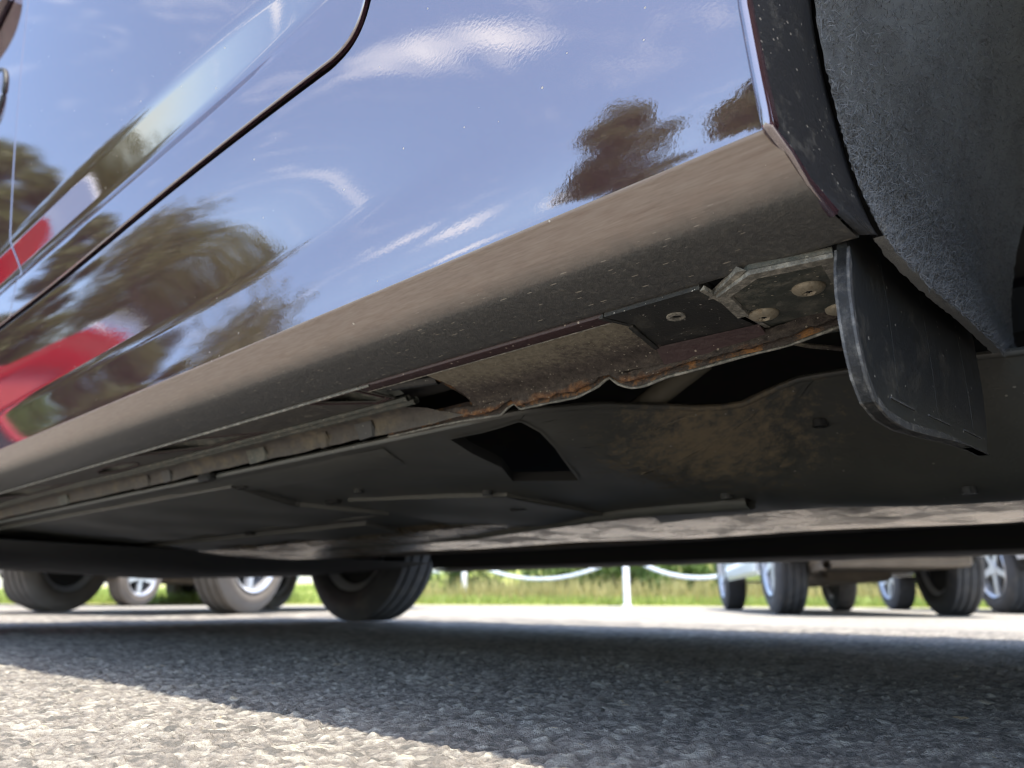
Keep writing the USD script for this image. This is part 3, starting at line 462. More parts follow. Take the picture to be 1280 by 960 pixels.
# moulded end block ahead of the bracket, with its screw hole
EB = Polygon([(-.262, .404), (-.190, .404), (-.183, .44), (-.176, .505), (-.262, .498), (-.256, .43)])
blk = trimesh.creation.extrude_polygon(Polygon([(-.2605, .403), (-.186, .403), (-.180, .495), (-.2635, .490), (-.2515, .4295)]).difference(Point(-.2195, .434).buffer(.0042)), .010, engine='earcut'); blk.apply_translation([0, 0, .2855])
end_block = obj('sill_end_block', blk, 'plastic', car, smooth=20)
obj('block_step', hull([(-.2635, .490, .2850), (-.180, .495, .2850), (-.2635, .4945, .2735), (-.178, .499, .2755), (-.2635, .482, .2850), (-.18, .486, .2850)]), 'maroon_in', end_block)
obj('block_ridge', join(hull([(-.262, .4035, .2852), (-.2525, .4295, .2852), (-.2655, .4035, .2852), (-.256, .4295, .2852), (-.262, .4035, .2895), (-.2525, .4295, .2895)]), hull([(-.2525, .4295, .2838), (-.2625, .490, .2838), (-.2565, .4295, .2838), (-.2665, .490, .2838), (-.2525, .4295, .2895), (-.2625, .490, .2895)])), 'plastic', end_block)
tor = trimesh.creation.annulus(.004, .0068, .0016); tor.apply_translation([-.2195, .434, .2848]); v = tor.vertices; v[:, :2] += (meshkit.noise(v * 400, 40)[:, None] - .5) * .001; obj('screw_hole_rim', tor, 'edge_dust', end_block)
obj('screw_hole', trimesh.creation.cylinder(.0041, .006, transform=trimesh.transformations.translation_matrix([-.2195, .434, .291])), 'dark', end_block)
obj('joint_strip', hull([(-.183, .404, .2846), (-.1865, .404, .2846), (-.1745, .51, .2846), (-.178, .51, .2846), (-.183, .404, .288), (-.178, .51, .288)]), 'edge_dust', car)
# folded scuffed rim where the sill skin meets the bracket
obj('skin_fold', join(hull([(-.1885, .421, .2846), (-.183, .4215, .2846), (-.157, .3955, .2860), (-.1515, .397, .2860), (-.1885, .421, .289), (-.157, .3955, .290)])), 'edge_dust', car)
obj('sill_hollow', bx((-.42, .4525, .304), (.42, .094, .006)), 'dark', car); obj('hollow_end', hull([(-.478, .418, .296), (-.478, .49, .282), (-.474, .418, .302), (-.474, .49, .302), (-.482, .418, .302), (-.482, .49, .300)]), 'weld_dark', car)
obj('hollow_brace', T(tube([(-.545, .440, .297), (-.485, .452, .296)], .006)), 'plastic', car, smooth=80)
# black trim strip further forward, with drain openings
st = sbox(-3.0, .4035, -.548, .452)
holes = [Polygon([(-.63, .409), (-.556, .408), (-.553, .446), (-.575, .449)]), Polygon([(-1.08, .407), (-.90, .410), (-.80, .447), (-.93, .449)]), Point(0, 0).buffer(1), Polygon([(-1.85, .407), (-1.58, .410), (-1.44, .447), (-1.66, .449)])]
holes[2] = shapely.affinity.translate(shapely.affinity.scale(Point(0, 0).buffer(1), .07, .012), -1.20, .436)
for h_ in holes: st = st.difference(h_)
trim = obj('sill_trim', slab(st, .2868, .2888), 'trim_grey', car, smooth=20)
obj('trim_cavity', bx((-1.75, .43, .313), (2.4, .052, .004)), 'dark', trim)
for h_ in holes:
    hx0, hy0, hx1, hy1 = h_.bounds; obj('opening_floor', grid(np.array([[(hx0 - .02, hy0 - .002, .309), (hx1 + .02, hy0 - .002, .309)], [(hx0 - .02, hy1 + .002, .2892), (hx1 + .02, hy1 + .002, .2892)]])), 'bracket', trim)
    b = h_.buffer(.003, join_style=2).difference(h_); obj('opening_rim', slab(b, .2858, .2872), 'maroon_in', trim)
obj('trim_lip', T(tube([(x, .4045, .2866) for x in np.linspace(-3, -.53, 40)], .0014)), 'edge_dust', trim)
for yr, r in ((.456, .0035), (.467, .0042)):
    obj('trim_rib', T(tube([(x, yr + .002 * math.sin(x * 9), .2862 - .0012 * math.sin(x * 5)) for x in np.linspace(-3.0, -.535, 60)], r)), 'bracket', trim, smooth=80)
sf = [(.450, .288), (.470, .2875), (.482, .2865), (.489, .284), (.4925, .279), (.494, .2705), (.4955, .268)]; fe = [-.585, -.575, -.56, -.54, -.525, -.50, -.49]
Cf = np.array([[(-3.0 + (e + 3.0) * t, y, z) for (y, z), e in zip(sf, fe)] for t in np.linspace(0, 1, 110)]); Cf[..., 2] += (meshkit.noise(Cf * 30, 11) - .5) * .003; obj('inner_flange', grid(Cf), 'flange_grey', car, smooth=30)
for k, (xk, w_) in enumerate(((-.66, .03), (-.735, .018), (-.90, .045), (-1.16, .03), (-1.27, .06), (-1.62, .05))):
    obj('flange_clip', hull([(xk, .486, .2835), (xk + w_, .486, .2835), (xk, .4985, .2665), (xk + w_, .4985, .2685), (xk + .004, .4925, .2655), (xk + w_ - .004, .4925, .267)]), ('plastic', 'flange_grey', 'bracket')[k % 3], trim)
for k, xk in enumerate((-2.15, -2.35, -2.6)):
    obj('trim_slat', T(tube([(xk + .0, .409 + .012 * k, .285), (xk - .35, .409 + .012 * k, .285)], .006)), 'bracket', trim)

# ---- undertray: one moulded sheet, low along the sill, rising into the shield by the rear axle
tx = np.array([-3.05, -1.6, -1.0, -.62, -.50, -.44, -.40, -.36, -.33, -.30, -.27, -.24, -.18, -.10, -.05, .05])
ttop = np.array([(.505, .262), (.505, .263), (.507, .2635), (.508, .264), (.51, .265), (.525, .270), (.60, .285), (.675, .2915), (.715, .2925), (.735, .297), (.745, .310), (.75, .318), (.75, .316), (.75, .309), (.75, .305), (.75, .30)])
tbot = np.array([(1.28, .222), (1.28, .222), (1.25, .222), (1.12, .220), (1.06, .217), (1.04, .214), (1.02, .212), (1.0, .210), (1.0, .209), (.99, .208), (.99, .206), (.99, .2045), (.99, .202), (.99, .2), (.99, .199), (.99, .198)])
def tray_z(x, y):
    a, b = np.interp(x, tx, ttop[:, 0]), np.interp(x, tx, tbot[:, 0]); za, zb_ = np.interp(x, tx, ttop[:, 1]), np.interp(x, tx, tbot[:, 1])
    t = np.clip((y - a) / (b - a), 0, 1); s = ss(-.55, -.3, x); prof = (1 - s) * t + s * (1 - (1 - t) ** 1.7)
    return za + (zb_ - za) * prof
hole = Polygon([(-.555, .545), (-.46, .545), (-.462, .575), (-.480, .625), (-.548, .765), (-.63, .738), (-.590, .67), (-.575, .60)]).buffer(.010).buffer(-.006)
fx = np.linspace(-3.05, .05, 160)
outline = Polygon(list(zip(fx, np.interp(fx, tx, ttop[:, 0]))) + list(zip(fx[::-1], np.interp(fx[::-1], tx, tbot[:, 0])))).buffer(0)
def drape(poly, size=.03, dz=0.0):
    v, f = trimesh.creation.triangulate_polygon(poly, engine='earcut'); v = np.c_[v, np.zeros(len(v))]; v, f = trimesh.remesh.subdivide_to_size(v, f, size, max_iter=30)
    v[:, 2] = tray_z(v[:, 0], v[:, 1]) + dz; return v, f
tv, tf = drape(outline.difference(hole))
tv[:, 2] += (meshkit.fbm(tv * 6, 3, 41) - .5) * .008
tray = obj('undertray', (tv, tf), 'tray', car, smooth=60)
hb = np.array(hole.exterior.coords); wall = np.stack([np.c_[hb, tray_z(hb[:, 0], hb[:, 1]) + d_] for d_ in (-.001, .004, .012)], 1); obj('opening_wall', grid(wall), 'dark', tray, smooth=60)
hr = hole.buffer(.004).difference(hole); rv_, rf_ = drape(hr, .03, -.0012); obj('opening_rim', (rv_, rf_), 'tray', tray, smooth=60)
# upstand along the top of the tray and shield
tp = np.array([(x, float(np.interp(x, tx, ttop[:, 0])), float(np.interp(x, tx, ttop[:, 1]))) for x in fx]); obj('tray_edge', T(tube(tp + [0, .002, .001], .004)), 'tray', tray, smooth=80)
def overlap(poly, dz):
    """a moulded panel lapped under the tray, its edge turned up to it"""
    poly = shapely.segmentize(poly.buffer(.02).buffer(-.02), .02); v_, f_ = drape(poly, .05, -dz); v_[:, 2] += .002 * np.sin(v_[:, 0] * 21) * np.sin(v_[:, 1] * 17); e_ = np.array(poly.exterior.coords)
    w_ = np.stack([np.c_[e_, tray_z(e_[:, 0], e_[:, 1]) + q_] for q_ in (-dz, -dz + .0015, .002)], 1); return join((v_, f_), grid(w_))
for pg, dz in ((Polygon([(-1.04, .545), (-1.10, .70), (-1.02, .84), (-2.9, .86), (-2.9, .53)]), .008), (Polygon([(-.70, .80), (-.98, .72), (-1.02, .99), (-.86, 1.06), (-.66, 1.0)]), .006), (Polygon([(-1.16, .90), (-2.9, .92), (-2.9, 1.18), (-1.22, 1.14)]), .010)): obj('lapped_panel', overlap(pg, dz), 'tray', tray, smooth=40)
for pts, r in ([[(-.38, .93), (-.7, 1.02), (-1.1, 1.15), (-3, 1.2)], .012],):
    p_ = np.array(pts); p_ = np.stack([np.interp(np.linspace(0, 1, 30), np.linspace(0, 1, len(p_)), p_[:, a]) for a in (0, 1)], 1)
    obj('tray_rib', T(tube(np.c_[p_, tray_z(p_[:, 0], p_[:, 1]) - .0005], r)), 'tray', tray, smooth=80)
obj('raised_pad', hull([(x, y, tray_z(x, y) - dz) for (x, y, dz) in ((-.66, .53, .0), (-.70, .60, .0), (-1.25, .60, .0), (-1.25, .525, .0), (-.69, .54, .004), (-.73, .585, .004), (-1.2, .585, .004), (-1.2, .535, .004))]), 'tray', tray)
for (x, y) in ((-1.03, .50), (-1.04, .56), (-1.02, .72), (-.76, .9), (-1.5, .6), (-1.6, .9)):
    obj('tray_slot', bx((x, y, tray_z(x, y) - .001), (.035, .014, .012), .003), 'dark', tray)
for (x, y) in ((-.40, .90), (-.13, .93), (-.80, 1.0), (-1.3, .75), (-.72, .78), (-1.05, 1.08), (-.55, .98), (-.24, .80), (-1.9, .7), (-.9, .68)):
    obj('tray_clip', trimesh.creation.cylinder(.008, .008, transform=trimesh.transformations.translation_matrix([x, y, tray_z(x, y) - .002])), 'plastic', tray)
obj('diagonal_strut', T(tube([px(880, 450, .70), px(775, 530, .66)], .013)), 'strut', car, smooth=80)
ax = np.array([px(980, 426, .56), px(1010, 432, .57), px(1050, 436, .58), px(1090, 430, .60)]); obj('brake_line', T(tube(ax, .0022)), 'rusty', car, smooth=80)
obj('brake_hose_clip', hull([px(1022, 412, .51), px(1046, 408, .51), px(1024, 416, .51), px(1048, 414, .53), px(1030, 404, .52)]), 'strut', car)
# centre of the floor: dusty heat shield and panels, exhaust, the far sill
X = np.linspace(-3.0, .9, 60); Cp = np.array([[(x, y, z + .003 * math.sin(x * 3.1 + y * 4) + .002 * math.sin(x * 11)) for y, z in ((1.0, .235), (1.02, .2235), (1.12, .2185), (1.25, .217), (1.38, .217), (1.43, .222), (1.44, .26))] for x in X])
obj('floor_shield', grid(Cp), 'tan', car, smooth=60)
obj('exhaust_pipe', T(tube([(x, 1.66 + .02 * math.sin(x * 4), .262) for x in np.linspace(-2.6, 1.2, 50)], .030)), 'brown', car, smooth=80)
strip(-2.05, -.02, [(1.90, .30), (1.915, .215), (1.92, .203)], 'far_sill_wall', 'dark', n=30)
strip(-2.05, -.02, [(1.92, .203), (1.935, .197), (1.97, .195), (2.03, .195), (2.06, .199), (2.11, .26), (2.113, .327)], 'far_sill', 'brown', n=40, wob=.004)
obj('cross_member', bx((-2.45, 1.30, .27), (.16, 1.3, .10), .02), 'dark', car); obj('cross_member', bx((.33, 1.22, .30), (.14, 1.3, .12), .02), 'dark', car)
obj('front_shield', hull([(-3.06, .5, .30), (-3.06, 1.95, .30), (-2.1, .5, .225), (-2.1, 1.95, .225), (-2.95, .62, .185), (-2.95, 1.85, .185), (-2.95, 1.25, .162), (-2.35, .6, .20), (-2.35, 1.9, .20), (-2.4, 1.25, .178)]), 'dark', car)

# ------------------------------------------------------------------ wheels
def wheel(parent, x, y, R, W, outer, rim='rim', tyre='tyre', n=5, steer=0):
    """a tyre with grooved tread and a spoked rim; outer: +1 when the rim's face looks to +Y"""
    w = group('wheel', parent); h = W / 2
    x_ = UsdGeom.Xform.Get(stage, w); x_.AddTranslateOp().Set(Gf.Vec3d(x, y, R)); x_.AddRotateZOp().Set(float(steer + (0 if outer > 0 else 180)))
    r0 = R * .66
    tr = [(-h + .02, r0), (-h, r0 + .03), (-h - .006, (r0 + R) / 2), (-h + .012, R - .02), (-h + .03, R)]
    for g in (-.5, 0, .5): tr += [(g * h * .9 - .006, R), (g * h * .9 - .004, R - .009), (g * h * .9 + .004, R - .009), (g * h * .9 + .006, R)]
    tr += [(h - .03, R), (h - .012, R - .02), (h + .006, (r0 + R) / 2), (h, r0 + .03), (h - .02, r0)]
    obj('tyre', revolve_y(tr, 48), tyre, w, smooth=40)
    b = revolve_y([(h - .012, r0 + .004), (h - .004, r0), (h - .02, r0 - .02), (-h + .04, r0 - .035), (-h + .02, r0 - .005)], 40)
    sp = [T(b)]
    for k in range(n):
        a = 2 * math.pi * k / n + .3; m = hull([(.03, h - .035, -.035), (.03, h - .035, .035), (r0 - .01, h - .03, -.022), (r0 - .01, h - .03, .022), (.03, h - .075, -.03), (.03, h - .075, .03), (r0 - .01, h - .06, -.02), (r0 - .01, h - .06, .02)])
        m.apply_transform(trimesh.transformations.rotation_matrix(a, [0, 1, 0])); sp.append(m)
    hubm = trimesh.creation.cylinder(.055, .05, transform=trimesh.transformations.rotation_matrix(math.pi / 2, [1, 0, 0])); hubm.apply_translation([0, h - .05, 0]); sp.append(hubm)
    obj('rim', join(*sp), rim, w, smooth=40)
    obj('brake_disc', trimesh.creation.cylinder(r0 * .9, .02, transform=trimesh.transformations.translation_matrix([0, -h * .35, 0]) @ trimesh.transformations.rotation_matrix(math.pi / 2, [1, 0, 0])), 'dark', w)
    return w
for (x, y, o) in ((FWX, YM + .80, 1), (FWX, YM - .80, -1), (RWX + .07, YM + .80, 1), (RWX + .07, YM - .79, -1)): wheel(car, x, y, .345, .225, o, rim='rim' if o > 0 else 'rim')

# ------------------------------------------------------------------ other vehicles
def vehicle(name, label, cat, loc, rz, paint, kind='car', R=.36, W=.22, rim='rim', tyre='tyre', clear=.26, wb=2.75, wid=1.8, group_=None, lens='lens', tail=None):
    """local frame: +x ahead, near flank at +y; loc is the point under the middle of the front axle. Returns its path."""
    t = thing(name, label, cat, loc, rz, group_); fo, ro = .86, .95; x0, x1 = -wb - ro, fo; hw = wid / 2; bz = {'car': .92, 'pickup': 1.08, 'suv': 1.02}[kind]
    arch = [Point(0, R).buffer(R + .07, 24), Point(-wb, R).buffer(R + .07, 24)]
    side = Polygon([(x0, (tail or clear) + .14), (x0 + .06, (tail or clear) + .03), (-wb, clear), (0, clear), (x1 - .12, clear + .0), (x1, clear + .14), (x1 + .03, clear + .35), (x1 - .03, bz - .18), (x1 - .30, bz - .06), (-.45, bz), (x0 + .12, bz), (x0, bz - .1)]).buffer(.04).buffer(-.04)
    for a in arch: side = side.difference(a)
    def ext(poly, w0, w1, yin=0.0):
        m = trimesh.creation.extrude_polygon(poly, w1 - w0, engine='earcut'); v = m.vertices.copy(); m.vertices = np.stack([v[:, 0], w0 + v[:, 2], v[:, 1]], 1); m.invert(); return m
    ms = []
    for s in (1, -1):
        for k, (o, ins) in enumerate(((hw - .30, .0), (hw - .06, .012), (hw - .022, .03))):
            pass
    core = ext(side.buffer(-.028, join_style=1), -hw, hw); mid = ext(side, -hw + .028, hw - .028)
    v = mid.vertices; 
    for m in (core, mid):
        v = m.vertices.copy(); tap = np.maximum(np.abs(v[:, 0] - (x0 + x1) / 2) - (x1 - x0) * .36, 0); v[:, 1] *= 1 - .35 * tap ** 1.6; m.vertices = v
    body = obj('body', join(core, mid), paint, t, smooth=30)
    if kind == 'pickup': roof = [(-.55, bz), (-1.15, bz + .62), (-2.05, bz + .64), (-2.3, bz)]
    elif kind == 'suv': roof = [(-.45, bz), (-1.2, bz + .60), (-wb - .45, bz + .58), (-wb - .85, bz)]
    else: roof = [(-.45, bz), (-1.3, bz + .48), (-2.45, bz + .48), (-3.2, bz)]
    for s in (1, -1):
        pass
    rp = np.array(roof); cab = []
    def quad(a, b, c, d): return grid(np.array([[a, b], [d, c]], float))
    hi = hw - .24; lo = hw - .06
    A_ = [np.array([rp[0, 0], s * lo, rp[0, 1] - .01]) for s in (1, -1)]; B_ = [np.array([rp[1, 0], s * hi, rp[1, 1]]) for s in (1, -1)]; C_ = [np.array([rp[2, 0], s * hi, rp[2, 1]]) for s in (1, -1)]; D_ = [np.array([rp[3, 0], s * lo, rp[3, 1] - .01]) for s in (1, -1)]
    ru = np.linspace(-1, 1, 9); rt = np.array([[(rp[1, 0] + .03 - (rp[1, 0] - rp[2, 0] + .06) * q_, k_ * (hi + .015), rp[1, 1] + .05 * (1 - k_ ** 2) + .02 * math.sin(q_ * 3.14) - .005) for k_ in ru] for q_ in np.linspace(0, 1, 8)])
    obj('roof', grid(rt), paint, t, smooth=60)
    obj('windscreen', quad(A_[0], A_[1], B_[1], B_[0]), 'glass', t); obj('rear_window', quad(D_[0], D_[1], C_[1], C_[0]), 'glass', t)
    for k in (0, 1):
        obj('side_window', quad(A_[k], B_[k], C_[k], D_[k]), 'glass', t)
        for e in ((A_, B_), (C_, D_)): obj('pillar', T(tube([e[0][k], e[1][k]], .03)), paint, t, smooth=80)
        mpil = [(A_[k] * .0 + np.array([(rp[1, 0] + rp[2, 0]) / 2 - .1, (1 if k == 0 else -1) * lo, bz])), np.array([(rp[1, 0] + rp[2, 0]) / 2, (1 if k == 0 else -1) * hi, rp[1, 1]])]; obj('pillar', T(tube(mpil, .03)), 'black_paint', t, smooth=80)
    obj('seats', join(bx((-1.35, 0, bz - .15), (.5, wid * .7, .5), .05), bx((-1.65, 0, bz + .1), (.18, wid * .7, .55), .05)), 'dark', t)
    obj('underbody', join(bx(((x0 + x1) / 2, 0, clear + .06), (x1 - x0 - .5, wid - .45, .10), .02), bx((-wb / 2, 0, clear + .0), (wb - .3, .5, .12), .03)), 'brown', t)
    for xa in (0, -wb): obj('axle', T(tube([(xa, -hw + .2, R), (xa, hw - .2, R)], .05)), 'brown', t, smooth=80); obj('wheel_housing', bx((xa, 0, R + .14), (.85, wid - .12, .36), .03), 'dark', t)
    obj('exhaust_pipe', T(tube([(-.6, .3, clear - .02), (-wb * .6, .35, clear - .02), (-wb - .8, .45, clear + .02)], .03)), 'brown', t, smooth=80)
    obj('front_bumper', hull([(x1 + .05, s * (hw - .22), z) for s in (1, -1) for z in (clear + .12, clear + .30)] + [(x1 - .22, s * (hw - .04), z) for s in (1, -1) for z in (clear + .06, clear + .34)]), paint, t)
    obj('rear_bumper', hull([(x0 - .05, s * (hw - .2), z) for s in (1, -1) for z in ((tail or clear) + .14, (tail or clear) + .32)] + [(x0 + .2, s * (hw - .04), z) for s in (1, -1) for z in ((tail or clear) + .10, (tail or clear) + .34)]), paint, t)
    obj('grille', bx((x1 + .015, 0, bz - .30), (.05, wid * .5, .16), .012), 'black_paint', t)
    for s in (1, -1):
        obj('headlight', bx((x1 - .03, s * (hw - .32), bz - .27), (.16, .34, .14), .03), lens, t); obj('tail_light', bx((x0 + .03, s * (hw - .18), bz - .2), (.10, .2, .22), .02), 'lens_red', t)
        obj('mirror', bx((-.75, s * (hw + .07), bz + .1), (.1, .17, .13), .03), paint, t); obj('door_gap', bx((-1.45, s * (hw - .004), (bz + clear) / 2 + .1), (.008, .012, bz - clear - .3)), 'black_paint', t)
        obj('door_handle', bx((-1.62, s * (hw + .005), bz - .14), (.2, .03, .03), .008), paint, t)
        for xa in (0, -wb): wheel(t, xa, s * (hw - W / 2 - .01), R, W, s, rim, tyre)
    return t
# beyond the far side, parked at an angle, tails towards the lens
vehicle('parked_pickup', 'white pickup parked at an angle beyond the maroon car, its pale sill between two wheels', 'pickup', (-3.08, 8.27, 0), 121.5, 'white_paint', 'pickup', R=.39, W=.22, clear=.30, wid=1.38, wb=2.9, tail=.44)
vehicle('parked_suv', 'silver vehicle right of the white pickup with bright blue grey spoked wheels', 'car', (-1.78, 10.7, 0), 121.5, 'silver_paint', 'suv', R=.39, W=.24, clear=.42, wid=1.75, wb=2.8, tail=.44)
# ahead of the maroon car
vehicle('parked_suv', 'angled vehicle ahead of the maroon car with one dusty sunlit tyre and dark inner wheel', 'car', (-5.0, 2.1, 0), -64, 'silver_paint', 'suv', R=.37, W=.23, clear=.36, wid=1.68, wb=2.55, tyre='tyre_dusty')
vehicle('parked_car', 'distant car with small bright alloy wheel beside the lawn, far left', 'car', (-9.7, 3.35, 0), -64, 'grey_paint', 'car', R=.34, W=.22, clear=.34, wid=1.75, tyre='tyre_dusty')
vehicle('parked_car', 'bright red car mirrored in the lower flank of the maroon car', 'car', (-6.9, -1.62, 0), -90, 'red_paint', 'suv', R=.35, W=.22, clear=.22, wid=1.75, wb=2.2)
vehicle('parked_van', 'white vehicle mirrored beside the nose of the red car', 'car', (-10.2, -5.0, 0), 0, 'white_paint', 'suv', R=.35, W=.22, clear=.22, wid=1.8)

# ------------------------------------------------------------------ verge, chain barrier, plants
def terrain(name, x, y, zf, m, **kw):
    Xg, Yg = np.meshgrid(x, y, indexing='ij'); obj(name, grid(np.stack([Xg, Yg, zf(Xg, Yg)], -1)), m, smooth=True, **kw)
def edge_y(x): return np.interp(x, [-60, -12, -9.5, -6, -2, 10, 60], [-3.0, 3.0, 8.6, 12.0, 13.4, 15.5, 21])
def bank_z(x, y):
    d_ = y - edge_y(x); return .02 + np.maximum(d_, 0) * .02 + 1.8 * ss(2.5, 14, d_) * ss(-16, -7, x) + .5 * ss(3, 30, d_) - .3 * (d_ < 0) + .12 * (meshkit.fbm(np.stack([x, y, x * 0], -1) * .8, 3, 50) - .5) * ss(.2, 2, d_)
xb = np.linspace(-60, 40, 260); ub = np.r_[-.02, np.linspace(0, 1, 70) ** 2.0 * 60]
XB = np.repeat(xb[:, None], len(ub), 1); YB = edge_y(XB) + ub[None]; ZB = bank_z(XB, YB); ZB[:, 0] = -.1
obj('verge', grid(np.stack([XB, YB, ZB], -1)), 'soil', smooth=True, kind='structure')
def blades(n, xr, dr, h, m, name, label, seed):
    r = np.random.default_rng(seed); x = r.uniform(*xr, n); d_ = dr[0] + (dr[1] - dr[0]) * r.random(n) ** 1.5; y = edge_y(x) + d_; z = bank_z(x, y); a = r.uniform(0, 6.28, n); hh = h * r.uniform(.5, 1.3, n); w = .012 + .012 * r.random(n); le = r.normal(0, .3, (n, 2)) * hh[:, None]
    b = np.stack([x, y, z - .01], 1); dx = np.stack([np.cos(a) * w, np.sin(a) * w, 0 * a], 1); tip = b + np.c_[le, hh]
    v = np.stack([b - dx, b + dx, tip], 1).reshape(-1, 3); obj(name, (v, np.arange(3 * n).reshape(-1, 3)), m, smooth=False, label=label, category='grass', kind='stuff') if False else tag(usdkit.mesh(stage, uname('/World', name), (v, np.arange(3 * n).reshape(-1, 3)), L[m]).GetPrim(), label, 'grass', None, 'stuff')
blades(70000, (-26, 4), (.02, 9), .16, 'grass', 'grass', 'sunlit yellow green grass of the verge behind the chain barrier', 5)
blades(16000, (-10, 2), (.6, 8), .42, 'grass_dry', 'dry_grass', 'tall straw coloured dry grass among the shrubs on the bank', 6)

def leaves(centres, spread, n, size, r, flat=.8):
    """n leaf-sized faces thrown around each centre"""
    c = np.repeat(np.asarray(centres), n, 0); k = len(c); d_ = r.normal(size=(k, 3)); d_ /= np.linalg.norm(d_, axis=1, keepdims=True); rad = np.repeat(np.broadcast_to(spread, (len(centres),)), n) * r.random(k) ** .45
    p = c + d_ * rad[:, None] * [1, 1, flat]; u_ = r.normal(size=(k, 3)); u_ /= np.linalg.norm(u_, axis=1, keepdims=True); w_ = np.cross(u_, r.normal(size=(k, 3))); w_ /= np.linalg.norm(w_, axis=1, keepdims=True)
    s = (size * r.uniform(.6, 1.4, k))[:, None]; v = np.stack([p - u_ * s, p - w_ * s * .45, p + u_ * s, p + w_ * s * .45], 1).reshape(-1, 3); a = np.arange(k) * 4
    return v, np.vstack([np.c_[a, a + 1, a + 2], np.c_[a, a + 2, a + 3]])
def shrub(x, d_, rad, h, m, label, seed):
    r = np.random.default_rng(seed); y = float(edge_y(x)) + d_; z = float(bank_z(np.array([[x]]), np.array([[y]]))[0, 0]); t = thing('shrub', label, 'shrub', (x, y, z))
    c = np.c_[r.normal(0, rad * .5, (26, 2)), r.uniform(.12, 1, 26) ** .8 * h]; c[:, :2] *= (1.15 - .5 * c[:, 2:] / h)
    obj('foliage', leaves(c, rad * .34, 130, .05, r), m, t, smooth=False); obj('stem', join(*[T(tube([(0, 0, -.05), q_ * [.5, .5, .55], q_], [.02, .014, .006])) for q_ in c[::3]]), 'bark', t)
words = ['broad light green shrub behind the middle of the left chain', 'small dark green shrub left of the right barrier post', 'dark green shrub beside the right barrier post', 'tall green shrub above the right chain', 'olive shrub behind the white pickup bumper', 'green shrub between the wheels of the white pickup', 'low bush seen under the grey vehicle', 'bush at the right end of the bank', 'green shrub near the left barrier post', 'low shrub behind the black front tyre']
for k, (x, d_, rad, h, m) in enumerate(((-8.0, 2.6, .9, 1.1, 'leaf_shrub'), (-7.0, 2.3, .55, .7, 'leaf_green'), (-6.2, 2.2, .6, .9, 'leaf_green'), (-5.2, 2.4, .9, 1.3, 'leaf_shrub'), (-4.2, 2.3, .8, 1.0, 'leaf_olive'), (-3.1, 2.4, .7, .9, 'leaf_green'), (-2.4, 3.0, .7, .8, 'leaf_shrub'), (-1.2, 2.6, .8, 1.0, 'leaf_olive'), (-9.2, 3.2, .7, .9, 'leaf_green'), (-10.2, 3.4, .8, .9, 'leaf_shrub'))):
    shrub(x, d_, rad, h, m, words[k], 100 + k)

def post(x, y, label):
    t = thing('chain_post', label, 'post', (x, y, 0), 0, None)
    obj('pole', trimesh.creation.cylinder(.055, .96, sections=20, transform=trimesh.transformations.translation_matrix([0, 0, .47])), 'post', t); cp = trimesh.creation.icosphere(2, .05); cp.apply_scale([1, 1, .6]); cp.apply_translation([0, 0, .95]); obj('cap', cp, 'post', t)
    obj('foot', trimesh.creation.cylinder(.08, .02, sections=20, transform=trimesh.transformations.translation_matrix([0, 0, .012])), 'post', t); return t
PB = [(-13.1, 9.2), (-9.9, 10.1), (-6.75, 10.85), (-4.35, 11.55), (-1.3, 12.6)]
for (x, y), lb in zip(PB, ('barrier post hidden beyond the far front tyre', 'pale grey barrier post just right of the black front tyre', 'pale grey barrier post in the middle of the gap under the car', 'barrier post behind the white pickup', 'barrier post at the right end of the row')): post(x, y, lb)
link = trimesh.creation.torus(.030, .009, 14, 6); link.apply_scale([1.35, .85, 1])
def chain(a, b, label):
    a, b = np.array([*a, .86]), np.array([*b, .86]); t = np.linspace(0, 1, 75); p = a + (b - a) * t[:, None]; p[:, 2] -= .40 * (1 - (2 * t - 1) ** 2); ms = []
    g_ = np.gradient(p, axis=0); 
    for k in range(len(p)):
        m = link.copy(); x_ = g_[k] / np.linalg.norm(g_[k]); s_ = np.cross([0, 0, 1], x_); s_ /= np.linalg.norm(s_); n_ = np.cross(x_, s_)
        if k % 2: s_, n_ = n_, -s_
        Mx = np.eye(4); Mx[:3, 0], Mx[:3, 1], Mx[:3, 2], Mx[:3, 3] = x_, s_, n_, p[k]; m.apply_transform(Mx); ms.append(m)
    tag(stage.GetPrimAtPath(obj('barrier_chain', join(*ms), 'chain', smooth=60)), label, 'chain')
for k, lb in enumerate(('chain sagging left of the left barrier post', 'pale chain sagging between the two visible barrier posts', 'pale chain dropping from the right barrier post towards the white pickup', 'chain hanging behind the white pickup')): chain(PB[k], PB[k + 1], lb)

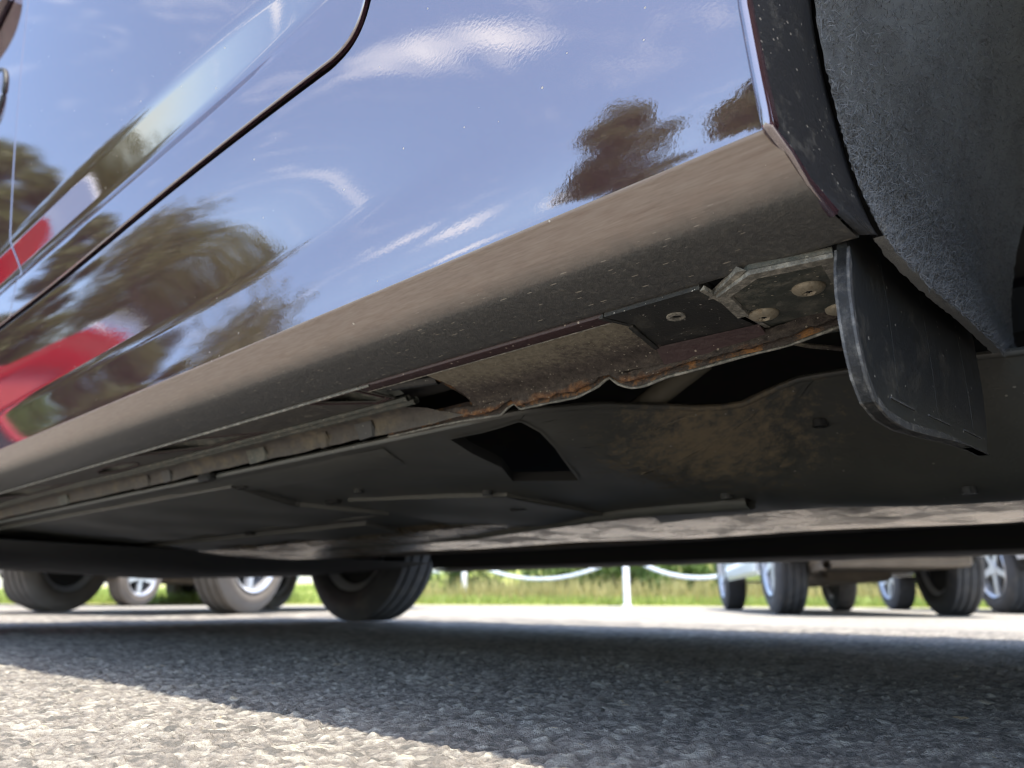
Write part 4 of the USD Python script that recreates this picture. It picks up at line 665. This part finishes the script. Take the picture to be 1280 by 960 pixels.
def tree(x, y, h, rad, m, label, seed, trunk=.35, size=.11, n=54, base=.22, per=330, flat=.85, sp=1.0):
    r = np.random.default_rng(seed); t = thing('tree', label, 'tree', (x, y, 0)); lim = []; c = []
    lean = r.normal(0, .25, 2); top = np.array([lean[0], lean[1], h * .78]); tr = np.array([(0, 0, -.2), (lean[0] * .2, lean[1] * .2, h * .25), (lean[0] * .6, lean[1] * .6, h * .52), top]); lim.append(T(tube(tr, [trunk * .55, trunk * .42, trunk * .25, trunk * .06])))
    for k in range(n):
        f_ = base + (1 - base) * (k + .5) / n; a = r.uniform(0, 6.28); rr = rad * (.35 + .65 * math.sin(math.pi * min(1, (f_ - base) / (1 - base) * .85 + .18)) ** .7) * r.uniform(.35, 1.05)
        q_ = np.array([lean[0] * f_ + math.cos(a) * rr, lean[1] * f_ + math.sin(a) * rr, h * f_ + r.normal(0, .2)]); c.append(q_)
        s_ = np.array([lean[0] * f_ * .7, lean[1] * f_ * .7, max(h * f_ - rr * .7, h * .18)])
        if k % 2 == 0: lim.append(T(tube([s_, (s_ + q_) / 2 + [0, 0, .1], q_], [trunk * .16, trunk * .1, trunk * .03], 6)))
    obj('trunk', join(*lim), 'bark', t, smooth=60); obj('crown', leaves(np.array(c), rad * sp * r.uniform(.26, .46, n), per, size, r, flat), m, t, smooth=False)
# trees on the lens's side of the lot, seen mirrored in the paint
tree(-18.5, -5.3, 9.0, 1.5, 'leaf_olive', 'tall thin olive tree mirrored at the left edge of the rear door', 11)
tree(-20.0, -9.6, 8.6, 3.2, 'leaf_brown', 'broad brownish tree mirrored in the middle of the lower flank', 12, n=54, per=210)
tree(-24.0, -4.4, 6.0, 2.2, 'leaf_green', 'low green tree mirrored above the red car', 14)
tree(-6.0, -11.4, 7.0, 1.0, 'leaf_brown', 'compact brown tree mirrored near the rear edge of the quarter panel', 15, base=.22, n=46, per=620, size=.055, sp=1.5, flat=1.0)
tree(-3.2, -11.6, 5.4, .85, 'leaf_brown', 'brown tree mirrored against the wheel arch edge', 16, base=.22, n=46, per=620, size=.055, sp=1.5, flat=1.0)
def hedge_z(x, y): return x * 0
tree(-26.0, -14.0, 8.0, 3.6, 'leaf_olive', 'wide olive tree far behind the red car', 17, n=60)
tree(-30.0, 1.5, 5.0, 2.4, 'leaf_green', 'green tree beyond the cars ahead of the maroon car', 18)
terrain('lawn', np.linspace(-60, 30, 40), np.r_[np.linspace(-60, -9.2, 20), -9.0], lambda x, y: .03 + .02 * (y < -9.1) + 0 * x, 'soil', kind='structure')
